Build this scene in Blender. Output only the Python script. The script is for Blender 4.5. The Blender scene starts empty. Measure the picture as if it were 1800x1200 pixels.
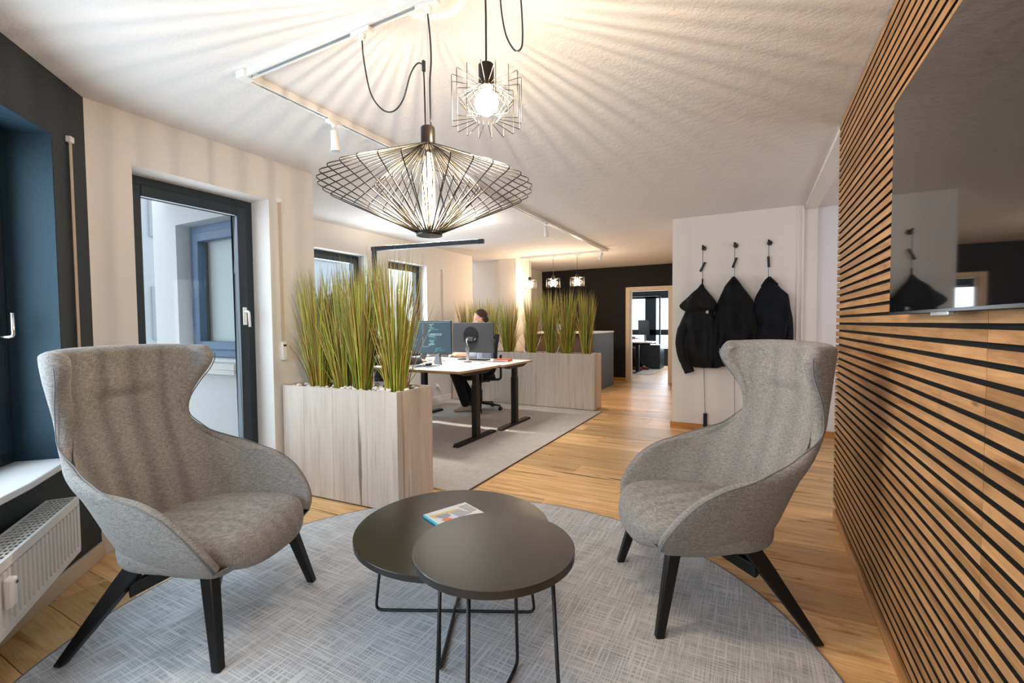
import bpy, bmesh, math, random
import numpy as np
from mathutils import Vector, Matrix, Euler, noise
C = bpy.context.scene.collection
S = bpy.context.scene
rnd = random.Random(7)
PI = math.pi

# ------------------------------------------------------------------ camera, world, exposure
yaw, pitch, roll = math.radians(27.862), math.radians(2.189), math.radians(-0.479)
cy_, sy_, cp_, sp_ = math.cos(yaw), math.sin(yaw), math.cos(pitch), math.sin(pitch)
fw = Vector((-sy_ * cp_, cy_ * cp_, -sp_)); rt = Vector((cy_, sy_, 0)); up = rt.cross(fw)
r2 = math.cos(roll) * rt + math.sin(roll) * up
u2 = -math.sin(roll) * rt + math.cos(roll) * up
cam_d = bpy.data.cameras.new('camera'); cam = bpy.data.objects.new('camera', cam_d); C.objects.link(cam)
mw = Matrix.Identity(4)
for i in range(3):
    mw[i][0] = r2[i]; mw[i][1] = u2[i]; mw[i][2] = -fw[i]
mw[2][3] = 1.26
cam.matrix_world = mw
cam_d.sensor_width = 36; cam_d.lens = 802.98 * 36 / 1800; cam_d.clip_start = 0.02
S.camera = cam

S.view_settings.view_transform = 'Standard'; S.view_settings.look = 'None'
S.view_settings.gamma = 1; S.view_settings.use_curve_mapping = False
S.view_settings.exposure = 0.6
S.cycles.use_denoising = True
S.cycles.max_bounces = 10; S.cycles.diffuse_bounces = 6; S.cycles.transparent_max_bounces = 16
S.cycles.sample_clamp_indirect = 8
S.cycles.caustics_reflective = False; S.cycles.caustics_refractive = False

w = bpy.data.worlds.new('overcast_sky'); S.world = w; w.use_nodes = True
nt = w.node_tree; bg = nt.nodes['Background']
bg.inputs[0].default_value = (0.90, 0.95, 1.0, 1); bg.inputs[1].default_value = 1.5

def area(name, loc, direction, sx, sy, power, col):
    d = bpy.data.lights.new(name, 'AREA'); d.shape = 'RECTANGLE'; d.size = sx; d.size_y = sy
    d.energy = power; d.color = col
    o = bpy.data.objects.new(name, d); C.objects.link(o); o.location = loc
    o.rotation_euler = Vector(direction).to_track_quat('-Z', 'Y').to_euler()
    return o
def portal(name, loc, direction, sx, sy):
    o = area(name, loc, direction, sx, sy, 1, (1, 1, 1)); o.data.cycles.is_portal = True
    return o
def point(name, loc, power, col, r=0.02):
    d = bpy.data.lights.new(name, 'POINT'); d.energy = power; d.color = col; d.shadow_soft_size = r
    o = bpy.data.objects.new(name, d); C.objects.link(o); o.location = loc
    return o
DAY = (.78, .89, 1.0)
# daylight entering through each window (one-sided, at the glass, facing in)
area('daylight_corner_window', (-2.57, .06, 1.40), (1, 1, -.15), 1.6, 1.5, 46, DAY)
area('daylight_balcony_door', (-3.47, 1.756, 1.25), (1, 0, -.1), .70, 1.75, 9, DAY)
area('daylight_office_window_a', (-4.76, 4.0, 1.46), (1, 0, -.1), .78, 1.3, 20, DAY)
area('daylight_office_window_b', (-4.76, 5.28, 1.46), (1, 0, -.1), .72, 1.3, 20, DAY)
area('fill_light_behind_camera', (-.55, -1.88, 1.45), (0, 1, -.1), 1.35, 1.7, 22, (.86, .93, 1))  # fill light from the camera side, through an added unseen window
area('daylight_side_room', (2.18, 4.65, 1.5), (-1, 0, 0), .7, 1.2, 5, (.86, .88, 1))
area('daylight_far_room', (-2.6, 13.85, 1.25), (0, -1, -.1), 2.8, 1.5, 60, DAY)

# ------------------------------------------------------------------ helpers
ROOT = {}
class MB:
    def __init__(s): s.v = []; s.f = []; s.c = []
    def add(s, vs, fs):
        n = len(s.v); s.v += [tuple(v) for v in vs]; s.f += [tuple(i + n for i in f) for f in fs]; return s
    def box(s, a, b):
        x0, y0, z0 = a; x1, y1, z1 = b
        if x0 > x1: x0, x1 = x1, x0
        if y0 > y1: y0, y1 = y1, y0
        if z0 > z1: z0, z1 = z1, z0
        return s.add([(x0,y0,z0),(x1,y0,z0),(x1,y1,z0),(x0,y1,z0),(x0,y0,z1),(x1,y0,z1),(x1,y1,z1),(x0,y1,z1)],
            [(0,3,2,1),(4,5,6,7),(0,1,5,4),(1,2,6,5),(2,3,7,6),(3,0,4,7)])
    def prism(s, poly, z0, z1):            # polygon (ccw, x-y) extruded in z
        n = len(poly)
        s.add([(p[0], p[1], z0) for p in poly] + [(p[0], p[1], z1) for p in poly],
              [tuple(range(n - 1, -1, -1)), tuple(range(n, 2 * n))] + [(i, (i + 1) % n, n + (i + 1) % n, n + i) for i in range(n)])
        return s
    def hexa(s, bottom, top):
        return s.add(list(bottom) + list(top), [(3,2,1,0),(4,5,6,7),(0,1,5,4),(1,2,6,5),(2,3,7,6),(3,0,4,7)])
    def tube(s, pts, r, n=8, caps=True, closed=False):
        pts = [Vector(p) for p in pts]; m = len(pts)
        rs = r if isinstance(r, (list, tuple)) else [r] * m
        prev = None; rings = []
        for i, p in enumerate(pts):
            if closed: t = (pts[(i + 1) % m] - pts[i - 1])
            else: t = pts[min(i + 1, m - 1)] - pts[max(i - 1, 0)]
            t = t.normalized()
            if prev is None:
                a = Vector((0, 0, 1)) if abs(t.z) < .9 else Vector((1, 0, 0))
                u = t.cross(a).normalized()
            else:
                u = (prev - t * prev.dot(t)).normalized()
            prev = u; v = t.cross(u)
            rings.append([p + rs[i] * (math.cos(2*PI*k/n) * u + math.sin(2*PI*k/n) * v) for k in range(n)])
        fs = []
        for i in range(m if closed else m - 1):
            j = (i + 1) % m
            for k in range(n):
                fs.append((i*n + k, i*n + (k+1) % n, j*n + (k+1) % n, j*n + k))
        if caps and not closed:
            fs.append(tuple(range(n - 1, -1, -1))); fs.append(tuple((m-1)*n + k for k in range(n)))
        return s.add([q for rg in rings for q in rg], fs)
    def lathe(s, prof, c=(0, 0, 0), n=24, caps=True):     # profile of (r, z)
        m = len(prof); vs = []; fs = []
        for r, z in prof:
            for k in range(n): vs.append((c[0] + r*math.cos(2*PI*k/n), c[1] + r*math.sin(2*PI*k/n), c[2] + z))
        for i in range(m - 1):
            for k in range(n): fs.append((i*n+k, i*n+(k+1)%n, (i+1)*n+(k+1)%n, (i+1)*n+k))
        if caps:
            fs.append(tuple(range(n-1,-1,-1))); fs.append(tuple((m-1)*n+k for k in range(n)))
        return s.add(vs, fs)
    def ball(s, c, r, nu=14, nv=9, rot=None):
        if not isinstance(r, (list, tuple)): r = (r, r, r)
        vs = []; fs = []
        for j in range(nv + 1):
            th = PI * j / nv
            for i in range(nu):
                q = Vector((r[0]*math.sin(th)*math.cos(2*PI*i/nu), r[1]*math.sin(th)*math.sin(2*PI*i/nu), -r[2]*math.cos(th)))
                if rot is not None: q = rot @ q
                vs.append((c[0]+q.x, c[1]+q.y, c[2]+q.z))
        for j in range(nv):
            for i in range(nu): fs.append((j*nu+i, j*nu+(i+1)%nu, (j+1)*nu+(i+1)%nu, (j+1)*nu+i))
        return s.add(vs, fs)
    def capsule(s, a, b, ra, rb, n=14):
        a = Vector(a); b = Vector(b); t = (b - a); L = t.length; t.normalize()
        pts = []; rs = []
        for k in range(4):
            an = PI/2 * (1 - k/4.0); pts.append(a - t*ra*math.sin(an)); rs.append(max(ra*math.cos(an), .0005))
        pts.append(a); rs.append(ra); pts.append(a.lerp(b, .5)); rs.append((ra+rb)/2); pts.append(b); rs.append(rb)
        for k in range(1, 5):
            an = PI/2 * k/4.0; pts.append(b + t*rb*math.sin(an)); rs.append(max(rb*math.cos(an), .0005))
        return s.tube(pts, rs, n)
    def grid(s, P, closed_u=False):        # P[v][u]
        m = len(P); n = len(P[0]); fs = []
        for i in range(m-1):
            for j in range(n if closed_u else n-1):
                k = (j+1) % n; fs.append((i*n+j, i*n+k, (i+1)*n+k, (i+1)*n+j))
        return s.add([q for row in P for q in row], fs)
    def xf(s, M):
        s.v = [tuple(M @ Vector(v)) for v in s.v]; return s

def mesh_of(name, mb, mat, smooth=False):
    me = bpy.data.meshes.new(name); me.from_pydata(mb.v, [], mb.f)
    bm = bmesh.new(); bm.from_mesh(me); bmesh.ops.remove_doubles(bm, verts=bm.verts, dist=1e-6); bmesh.ops.recalc_face_normals(bm, faces=bm.faces); bm.to_mesh(me); bm.free()
    if mat: me.materials.append(mat)
    if smooth: me.polygons.foreach_set('use_smooth', [True] * len(me.polygons))
    return me
def root_loc(o):
    while o.parent: o = o.parent
    return ROOT.get(o.name, Vector((0, 0, 0)))
def obj(name, mb, mat, parent=None, smooth=False, bevel=0, seg=2, local=False, label=None, kind=None, auto=False):
    """one mesh object; vertices are world coordinates unless local"""
    if parent is not None and not local:
        L = root_loc(parent)
        if L.length: mb.v = [(v[0]-L.x, v[1]-L.y, v[2]-L.z) for v in mb.v]
    o = bpy.data.objects.new(name, mesh_of(name, mb, mat, smooth)); C.objects.link(o)
    if parent is not None: o.parent = parent
    if bevel:
        b = o.modifiers.new('bevel', 'BEVEL'); b.width = bevel; b.segments = seg; b.limit_method = 'ANGLE'; b.angle_limit = math.radians(35)
    if auto or bevel: o.data.polygons.foreach_set('use_smooth', [True]*len(o.data.polygons)); o.data.set_sharp_from_angle(angle=math.radians(32))
    if label: o['label'] = label
    if kind: o['kind'] = kind
    return o
def inst(name, me, parent=None, loc=(0,0,0), rot=(0,0,0), scale=(1,1,1)):
    o = bpy.data.objects.new(name, me); C.objects.link(o)
    if parent is not None: o.parent = parent
    o.location = loc; o.rotation_euler = rot; o.scale = scale
    return o
def thing(name, label, cat, loc=(0,0,0), rotz=0, group=None):
    o = bpy.data.objects.new(name, None); C.objects.link(o); o.empty_display_size = .1
    o.location = loc; o.rotation_euler = (0, 0, rotz); ROOT[o.name] = Vector(loc)
    o['label'] = label; o['category'] = cat
    if group: o['group'] = group
    return o
def tag(o, label, cat, group=None):
    o['label'] = label; o['category'] = cat
    if group: o['group'] = group
    return o
def struct(name, mb, mat, parent=None, **k):
    o = obj(name, mb, mat, parent, **k); o['kind'] = 'structure'; return o
def dup(root, loc, rotz, label=None, group=None):
    def cp(o, par):
        c = o.copy(); C.objects.link(c)
        if par is not None: c.parent = par
        for ch in o.children: cp(ch, c)
        return c
    r = cp(root, None); r.location = loc; r.rotation_euler = (0, 0, rotz); ROOT[r.name] = Vector(loc)
    if label: r['label'] = label
    if group: r['group'] = group
    return r
def spline(pts, n=8):                     # catmull-rom
    P = [Vector(p) for p in pts]; P = [2*P[0]-P[1]] + P + [2*P[-1]-P[-2]]; out = []
    for i in range(1, len(P) - 2):
        for k in range(n):
            t = k / n
            out.append(.5*((2*P[i]) + (P[i+1]-P[i-1])*t + (2*P[i-1]-5*P[i]+4*P[i+1]-P[i+2])*t*t + (-P[i-1]+3*P[i]-3*P[i+1]+P[i+2])*t**3))
    out.append(P[-2]); return out
def fillet(pts, r, n=4):                  # polyline with rounded corners
    P = [Vector(p) for p in pts]; out = [P[0]]
    for i in range(1, len(P)-1):
        a = (P[i-1]-P[i]); b = (P[i+1]-P[i]); d = min(r, a.length*.45, b.length*.45)
        a = P[i] + a.normalized()*d; b = P[i] + b.normalized()*d
        for k in range(n+1):
            t = k/n; out.append((1-t)**2*a + 2*t*(1-t)*P[i] + t*t*b)
    out.append(P[-1]); return out
def smoothstep(a, b, x):
    t = max(0, min(1, (x-a)/(b-a))); return t*t*(3-2*t)

# ------------------------------------------------------------------ materials
def srgb(h):
    h = h.lstrip('#'); c = [int(h[i:i+2], 16)/255 for i in (0, 2, 4)]
    return tuple(x/12.92 if x <= .04045 else ((x+.055)/1.055)**2.4 for x in c) + (1,)
class N:
    def __init__(s, name):
        s.m = bpy.data.materials.new(name); s.m.use_nodes = True; s.t = s.m.node_tree
        s.b = s.t.nodes['Principled BSDF']; s.out = s.t.nodes['Material Output']
    def n(s, typ, **k):
        nd = s.t.nodes.new(typ)
        for a, v in k.items():
            if a.startswith('i_'):
                key = a[2:]; key = int(key) if key.isdigit() else key.replace('_', ' ')
                nd.inputs[key].default_value = v
            else: setattr(nd, a, v)
        return nd
    def l(s, a, b): s.t.links.new(a, b)
    def ramp(s, src, stops, interp='LINEAR'):
        r = s.n('ShaderNodeValToRGB'); r.color_ramp.interpolation = interp
        e = r.color_ramp.elements
        e[0].position, e[0].color = stops[0]; e[1].position, e[1].color = stops[1]
        for p, c in stops[2:]:
            q = e.new(p); q.color = c
        s.l(src, r.inputs[0]); return r.outputs[0]
    def mapping(s, coord='Object', scale=(1,1,1), rand=False):
        tc = s.n('ShaderNodeTexCoord'); mp = s.n('ShaderNodeMapping'); mp.inputs['Scale'].default_value = scale
        s.l(tc.outputs[coord], mp.inputs[0])
        if rand:
            oi = s.n('ShaderNodeObjectInfo'); m = s.n('ShaderNodeMath', operation='MULTIPLY', i_1=37.0)
            s.l(oi.outputs['Random'], m.inputs[0])
            cx = s.n('ShaderNodeCombineXYZ')
            for i in range(3): s.l(m.outputs[0], cx.inputs[i])
            s.l(cx.outputs[0], mp.inputs['Location'])
        return mp.outputs[0]
    def noise(s, vec, scale, detail=3, rough=.5, dist=0):
        q = s.n('ShaderNodeTexNoise'); q.inputs['Scale'].default_value = scale; q.inputs['Detail'].default_value = detail
        q.inputs['Roughness'].default_value = rough; q.inputs['Distortion'].default_value = dist
        if vec is not None: s.l(vec, q.inputs['Vector'])
        return q.outputs[0]
    def mix(s, fac, a, b, mode='MIX'):
        q = s.n('ShaderNodeMix', data_type='RGBA', blend_type=mode)
        if isinstance(fac, (int, float)): q.inputs[0].default_value = fac
        else: s.l(fac, q.inputs[0])
        for i, x in ((6, a), (7, b)):
            if isinstance(x, tuple): q.inputs[i].default_value = x
            else: s.l(x, q.inputs[i])
        return q.outputs[2]
    def math(s, op, a, b=None):
        q = s.n('ShaderNodeMath', operation=op)
        for i, x in ((0, a), (1, b)):
            if x is None: continue
            if isinstance(x, (int, float)): q.inputs[i].default_value = x
            else: s.l(x, q.inputs[i])
        return q.outputs[0]
    def bump(s, h, strength=.2, dist=.002):
        q = s.n('ShaderNodeBump'); q.inputs['Strength'].default_value = strength; q.inputs['Distance'].default_value = dist
        s.l(h, q.inputs['Height']); s.l(q.outputs[0], s.b.inputs['Normal'])
    def set(s, color=None, rough=None, metal=None, spec=None):
        if color is not None:
            if isinstance(color, tuple): s.b.inputs['Base Color'].default_value = color
            else: s.l(color, s.b.inputs['Base Color'])
        if rough is not None:
            if isinstance(rough, (int, float)): s.b.inputs['Roughness'].default_value = rough
            else: s.l(rough, s.b.inputs['Roughness'])
        if metal is not None: s.b.inputs['Metallic'].default_value = metal
        if spec is not None: s.b.inputs['Specular IOR Level'].default_value = spec
        return s
def plain(name, col, rough=.5, metal=0, spec=None, grain=0, gscale=300):
    m = N(name); c = srgb(col) if isinstance(col, str) else col
    nz = m.noise(m.mapping('Object'), 9, 2)
    cc = m.mix(m.math('MULTIPLY', nz, .22), c, tuple(x*.72 for x in c[:3]) + (1,))
    m.set(cc, rough, metal, spec)
    if grain: m.bump(m.noise(m.mapping('Object'), gscale, 2), grain, .002)
    return m.m
def plaster(name, col, bump=.35, scale=110, rough=.85):
    m = N(name); v = m.mapping('Object'); c = srgb(col)
    n1 = m.noise(v, 2.2, 3); cc = m.mix(m.math('MULTIPLY', n1, .16), c, tuple(x*.8 for x in c[:3])+(1,))
    n2 = m.noise(v, scale, 3, .6); n3 = m.noise(v, scale*.22, 2)
    h = m.math('ADD', n2, m.math('MULTIPLY', n3, 1.4))
    m.set(cc, rough, 0, .25); m.bump(h, bump, .004); return m.m
def wood(name, light, mid, dark, axis, fine=1.0, knots=True, rough=.45, vary=.35, crack=.0, tint=None):
    """grain runs along axis ('x','y','z'); every piece gets its own shift and tone"""
    m = N(name)
    sc = {'x': (1.0, 14, 14), 'y': (14, 1.0, 14), 'z': (14, 14, 1.0)}[axis]
    sc2 = {'x': (2.5, 130, 130), 'y': (130, 2.5, 130), 'z': (130, 130, 2.5)}[axis]
    v = m.mapping('Object', tuple(a*fine for a in sc), True); v2 = m.mapping('Object', tuple(a*fine for a in sc2), True)
    g = m.noise(v, 1.1, 5, .6, 1.4); f = m.noise(v2, 1.0, 3, .6)
    col = m.ramp(g, [(.30, srgb(dark)), (.46, srgb(mid)), (.68, srgb(light))])
    col = m.mix(m.math('MULTIPLY', m.ramp(f, [(.45, (0,0,0,1)), (.62, (1,1,1,1))]), .28), col, srgb(dark))
    oi = m.n('ShaderNodeObjectInfo')
    hsv = m.n('ShaderNodeHueSaturation'); m.l(col, hsv.inputs['Color'])
    val = m.n('ShaderNodeMapRange'); val.inputs[3].default_value = 1 - vary*.55; val.inputs[4].default_value = 1 + vary*.45
    m.l(oi.outputs['Random'], val.inputs[0]); m.l(val.outputs[0], hsv.inputs['Value'])
    col = hsv.outputs[0]
    if knots:
        ks = {'x': (1.0, 3.2, 3.2), 'y': (3.2, 1.0, 3.2), 'z': (3.2, 3.2, 1.0)}[axis]
        vo = m.n('ShaderNodeTexVoronoi'); vo.inputs['Scale'].default_value = 2.6*fine; m.l(m.mapping('Object', ks, True), vo.inputs['Vector'])
        k = m.ramp(vo.outputs['Distance'], [(.03, (1,1,1,1)), (.10, (0,0,0,1))])
        col = m.mix(m.math('MULTIPLY', k, .75), col, tuple(x*.28 for x in srgb(dark)[:3])+(1,))
    if crack:
        cs = {'x': (.55, 16, 16), 'y': (16, .55, 16), 'z': (16, 16, .55)}[axis]
        cn = m.noise(m.mapping('Object', tuple(a*fine for a in cs), True), 1.0, 4, .55, .6)
        ck = m.ramp(cn, [(.655, (0,0,0,1)), (.70, (1,1,1,1))])
        col = m.mix(m.math('MULTIPLY', ck, crack), col, tuple(x*.3 for x in srgb(dark)[:3])+(1,))
    m.set(col, rough, 0, .35); m.bump(m.math('ADD', f, g), .12, .002)
    return m.m
def fabric(name, c1, c2, scale=420, b=.5):
    m = N(name); tc = m.mapping('Object')
    a = m.noise(m.mapping('Object', (1, 1, .12)), scale*.55, 3, .6); d = m.noise(m.mapping('Object', (.12, .12, 1)), scale*.55, 3, .6)
    big = m.noise(m.mapping('Object', (1, 1, .3)), 9, 3, .6)
    s_ = m.math('ADD', m.math('MULTIPLY', a, .5), m.math('MULTIPLY', d, .5))
    s_ = m.math('ADD', m.math('MULTIPLY', s_, .93), m.math('MULTIPLY', big, .07))
    col = m.ramp(s_, [(.40, srgb(c1)), (.60, srgb(c2))])
    m.set(col, .95, 0, .15); m.b.inputs['Sheen Weight'].default_value = .15; m.bump(s_, b, .002); return m.m
def emit(name, col, strength):
    m = N(name); m.b.inputs['Base Color'].default_value = (0,0,0,1)
    m.b.inputs['Emission Color'].default_value = col; m.b.inputs['Emission Strength'].default_value = strength; return m.m
def glass(name, tint=(1,1,1,1), refl=1.0):
    m = N(name); t = m.t
    tr = m.n('ShaderNodeBsdfTransparent'); tr.inputs[0].default_value = tint
    gl = m.n('ShaderNodeBsdfGlossy'); gl.inputs['Roughness'].default_value = .01
    fr = m.n('ShaderNodeFresnel'); fr.inputs[0].default_value = 1.35
    ge = m.n('ShaderNodeNewGeometry'); k = m.math('MULTIPLY', m.math('MULTIPLY', fr.outputs[0], refl), m.math('SUBTRACT', 1.0, ge.outputs['Backfacing']))
    mx = m.n('ShaderNodeMixShader'); m.l(k, mx.inputs[0]); m.l(tr.outputs[0], mx.inputs[1]); m.l(gl.outputs[0], mx.inputs[2])
    m.l(mx.outputs[0], m.out.inputs[0]); return m.m

M_white = plaster('white_wall_paint', '#e3ddd8', .22, 90)
M_ceil = plaster('textured_ceiling_paint', '#e0dcda', .7, 75)
M_dark = plaster('dark_blue_grey_wall_paint', '#34393d', .5, 70, .7)
M_blue = plaster('dark_teal_reveal_paint', '#243a47', .6, 80, .6)
M_black = plaster('black_wall_paint', '#1d1c1d', .2, 90, .75)
M_stucco = plaster('white_outdoor_stucco', '#e4e6e8', .8, 60, .95)
M_floor = wood('oak_floor_plank', '#eac793', '#dcb078', '#b08252', 'x', 1.0, True, .38, .46, 1.0)
M_sub = plain('floor_screed', '#2a1c10', .9)
M_oak = wood('oak_slat_veneer', '#c39668', '#ac7f52', '#855c36', 'y', 1.3, True, .5, .26, .25)
M_oakx = wood('oak_skirting', '#c98f55', '#b87c43', '#96602f', 'x', 1.3, False, .45, .1)
M_felt = plain('black_acoustic_felt', '#0b0b0c', .95)
M_board = wood('whitewashed_wood_board', '#cbc1b8', '#c4b8ad', '#b0a294', 'z', .8, False, .55, .10, .8)
M_chair = fabric('grey_woven_upholstery', '#6d6a68', '#9b9894', 760, .35)
M_seam = plain('grey_piping', '#77787b', .9)
M_blkwood = plain('black_stained_wood', '#0d0e10', .42, 0, .4)
M_table = plain('black_matt_laminate', '#191715', .25, 0, .8)
M_blkmetal = plain('black_powder_coated_steel', '#101114', .45, 0, .45, .05)
M_wire = plain('black_lacquered_wire', '#0e0d0c', .35, 0, .5)
M_anth = plain('anthracite_window_frame', '#26313a', .4, 0, .45)
M_greyfr = plain('blue_grey_window_frame', '#6f88a6', .45)
M_whitemet = plain('white_lacquered_metal', '#e6e4e1', .35)
M_whitepl = plain('white_plastic', '#eceae6', .4)
M_strap = plain('beige_blind_strap', '#c9b7a6', .85, 0, .2, .3, 600)
M_marble = plain('white_marble_sill', '#d9d8d8', .3, 0, .5)
M_radw = plain('radiator_enamel', '#dedcd8', .38)
M_desk = plain('white_desk_laminate', '#e8e3dd', .4)
M_ply = plain('plywood_desk_edge', '#b89a78', .6)
M_glass = glass('window_glass', (.93, .97, .98, 1), 1.0)
def bulb_glass():
    m = N('glowing_bulb_glass')
    tr = m.n('ShaderNodeBsdfTransparent'); em = m.n('ShaderNodeEmission'); em.inputs[0].default_value = (1, .66, .32, 1); em.inputs[1].default_value = 3.5
    ad = m.n('ShaderNodeAddShader'); m.l(tr.outputs[0], ad.inputs[0]); m.l(em.outputs[0], ad.inputs[1]); m.l(ad.outputs[0], m.out.inputs[0]); return m.m
M_bulbg = bulb_glass()
M_blkpl = plain('black_plastic', '#16181b', .4)
M_greypl = plain('dark_grey_plastic', '#3b3f45', .45)
M_chrome = plain('brushed_chrome', '#c9cbcd', .22, 1)
M_pebble = plain('white_pebble', '#eceae8', .7)
M_slate = plain('slate_blue_counter', '#4a525c', .6)
M_counterw = plain('brown_counter_front', '#54463f', .6)
M_tvglass = N('glossy_black_screen').set((.006, .006, .007, 1), .03, 0, .9).m
M_coat = plain('black_coat_fabric', '#0b0c0e', .8, 0, .3, .25, 260)
M_coat2 = plain('matt_black_jacket_fabric', '#0a0b0d', .8, 0, .25, .2, 300)
M_coat3 = plain('navy_jacket_fabric', '#0c111a', .85, 0, .25, .2, 300)
M_logo = plain('white_embroidery', '#d8d8d8', .7)
M_skin = plain('skin', '#d9a78c', .55)
M_hair = plain('brown_hair', '#3a2318', .6, 0, .4, .5, 200)
M_navy = plain('navy_knit', '#141d2b', .9)
M_trous = plain('black_trousers', '#0d0e12', .9)
M_shirt = plain('pale_blue_shirt', '#b4bdcc', .85)
M_shoe = plain('beige_sneaker', '#c9bcae', .8)
M_brown = plain('brown_leather_shoe', '#7a3d1e', .45)
M_orange = plain('orange_book_cover', '#d8491c', .5)
M_paper = plain('paper_pages', '#ece7df', .8)
M_bulb = emit('warm_bulb_glow', (1, .77, .52, 1), 250)
M_fil = emit('glowing_filament', (1, .62, .25, 1), 120)
M_led = emit('led_strip', (1, .93, .80, 1), 75)
M_led2 = emit('microprismatic_led_cover', (1, .95, .86, 1), .25)
M_chairm = plain('black_mesh_fabric', '#0f1013', .9)

def rug_mat(name, c_light, c_mid, c_dark, s=1.0, ang=0):
    m = N(name)
    def lines(sx, sy, lo, hi):
        mp = m.mapping('Object', (sx, sy, 1)); mp.node.inputs['Rotation'].default_value = (0, 0, ang)
        q = m.noise(mp, 1, 2, .5)
        return m.ramp(q, [(lo, (0,0,0,1)), (hi, (1,1,1,1))])
    a = lines(4.5*s, 150*s, .50, .60); b = lines(150*s, 4.5*s, .50, .60)
    c = lines(7*s, 210*s, .5, .6); d = lines(210*s, 7*s, .5, .6)
    base = m.mix(m.noise(m.mapping('Object'), 5, 3), srgb(c_dark), srgb(c_mid))
    k = m.math('MAXIMUM', m.math('MULTIPLY', a, .75), m.math('MULTIPLY', b, .75)); k = m.math('MAXIMUM', k, m.math('MULTIPLY', m.math('ADD', c, d), .35))
    fuzz = m.noise(m.mapping('Object'), 700, 2)
    col = m.mix(k, base, srgb(c_light)); col = m.mix(m.math('MULTIPLY', fuzz, .25), col, srgb(c_dark))
    m.set(col, 1.0, 0, .1); m.bump(m.math('ADD', k, m.math('MULTIPLY', fuzz, .8)), .55, .003); return m.m
M_rug = rug_mat('grey_cross_woven_carpet', '#e8e9ec', '#c2c6cb', '#878c94', 1.0, 0)
M_rug2 = rug_mat('pale_grey_office_carpet', '#d6d1cc', '#c2bcb6', '#a8a19b', 1.3)

# ------------------------------------------------------------------ room shell
H = 2.485
YF = 9.95
sub = MB().box((-4.9, -2.0, -.14), (2.3, 14.2, -.016))
floor = struct('floor', sub, M_sub)
PW = .2166
lens = (1.15, 1.55, 1.9, 2.3)
plank_me = []
for L_ in lens:
    me = mesh_of('plank', MB().box((0.001, .0016, -.016), (L_-.001, PW-.0016, 0)), M_floor)
    plank_me.append(me)
rp = random.Random(3)
row = 0; yy = 2.757 - PW*20
while yy < 13.9:
    if yy > -1.4:
        x0, x1 = (-4.5, .46)
        if yy + PW < 2.3: x0 = -3.17
        if yy > 7.4: x0 = -4.2
        if 3.3 < yy < 5.93: x1 = 2.2
        if yy > 5.93 and yy < YF: x1 = -.86
        if yy > YF: x0, x1 = -4.0, -1.0
        x = x0 - rp.random()*.9
        while x < x1:
            i = rp.randrange(4); L_ = lens[i]
            a = max(x, x0 - .04); b = min(x + L_, x1 + .01)
            if b - a > .05:
                inst('plank', plank_me[i], floor, (a, yy, rp.uniform(-.0006, .0003)), (0,0,0), ((b-a)/L_, 1, 1))
            x += L_
    yy += PW; row += 1

struct('ceiling', MB().box((-4.9, -2.0, H), (2.3, 14.2, H+.12)), M_ceil)

def wall_open(axis, pos0, pos1, a0, a1, z0, z1, openings):
    """slab between pos0..pos1 across 'axis', spanning a0..a1, with rectangular openings (b0,b1,zb,zt)"""
    mb = MB()
    def bx(p, q, zb, zt):
        if q - p < 1e-4 or zt - zb < 1e-4: return
        if axis == 'x': mb.box((pos0, p, zb), (pos1, q, zt))
        else: mb.box((p, pos0, zb), (q, pos1, zt))
    cur = a0
    for b0, b1, zb, zt in sorted(openings):
        bx(cur, b0, z0, z1); bx(b0, b1, z0, zb); bx(b0, b1, zt, z1); cur = b1
    bx(cur, a1, z0, z1)
    return mb

# white wall with the balcony door
XW = -3.17
struct('wall_left', wall_open('x', -3.45, XW, 1.13, 2.56, 0, H, [(1.336, 2.176, .22, 2.194)]), M_white)
# outside return of that wall, seen through the balcony door, with a window of its own
mb = wall_open('y', 2.30, 2.56, -5.1, -3.4501, -.1, H+.4, [(-4.70, -3.62, .98, 2.19)])
struct('wall_outside', mb, M_stucco)

def window_frame_y(name, x0, x1, z0, z1, yf, depth, mat, fr=.06, sash=.055, facing=-1, mull=None, label=None, glassmat=None):
    """a framed window lying in a plane y = yf"""
    mb = MB()
    def ring(mb, xa, xb, za, zb, t, ya, yb):
        mb.box((xa, ya, za), (xa+t, yb, zb)); mb.box((xb-t, ya, za), (xb, yb, zb))
        mb.box((xa+t, ya, zb-t), (xb-t, yb, zb)); mb.box((xa+t, ya, za), (xb-t, yb, za+t))
    ring(mb, x0, x1, z0, z1, fr, yf, yf+depth)
    o = struct(name, mb, mat, bevel=.004)
    xs = [x0+fr] + ([mull] if mull else []) + [x1-fr]
    for i in range(len(xs)-1):
        s = MB(); ring(s, xs[i]-.006, xs[i+1]+.006, z0+fr-.006, z1-fr+.006, sash, yf-.015, yf+depth-.02)
        obj('sash', s, mat, o, bevel=.004)
        obj('pane', MB().box((xs[i]+sash-.01, yf+.02, z0+fr+sash-.01), (xs[i+1]-sash+.01, yf+.026, z1-fr-sash+.01)), glassmat or M_glass, o)
    return o
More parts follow.
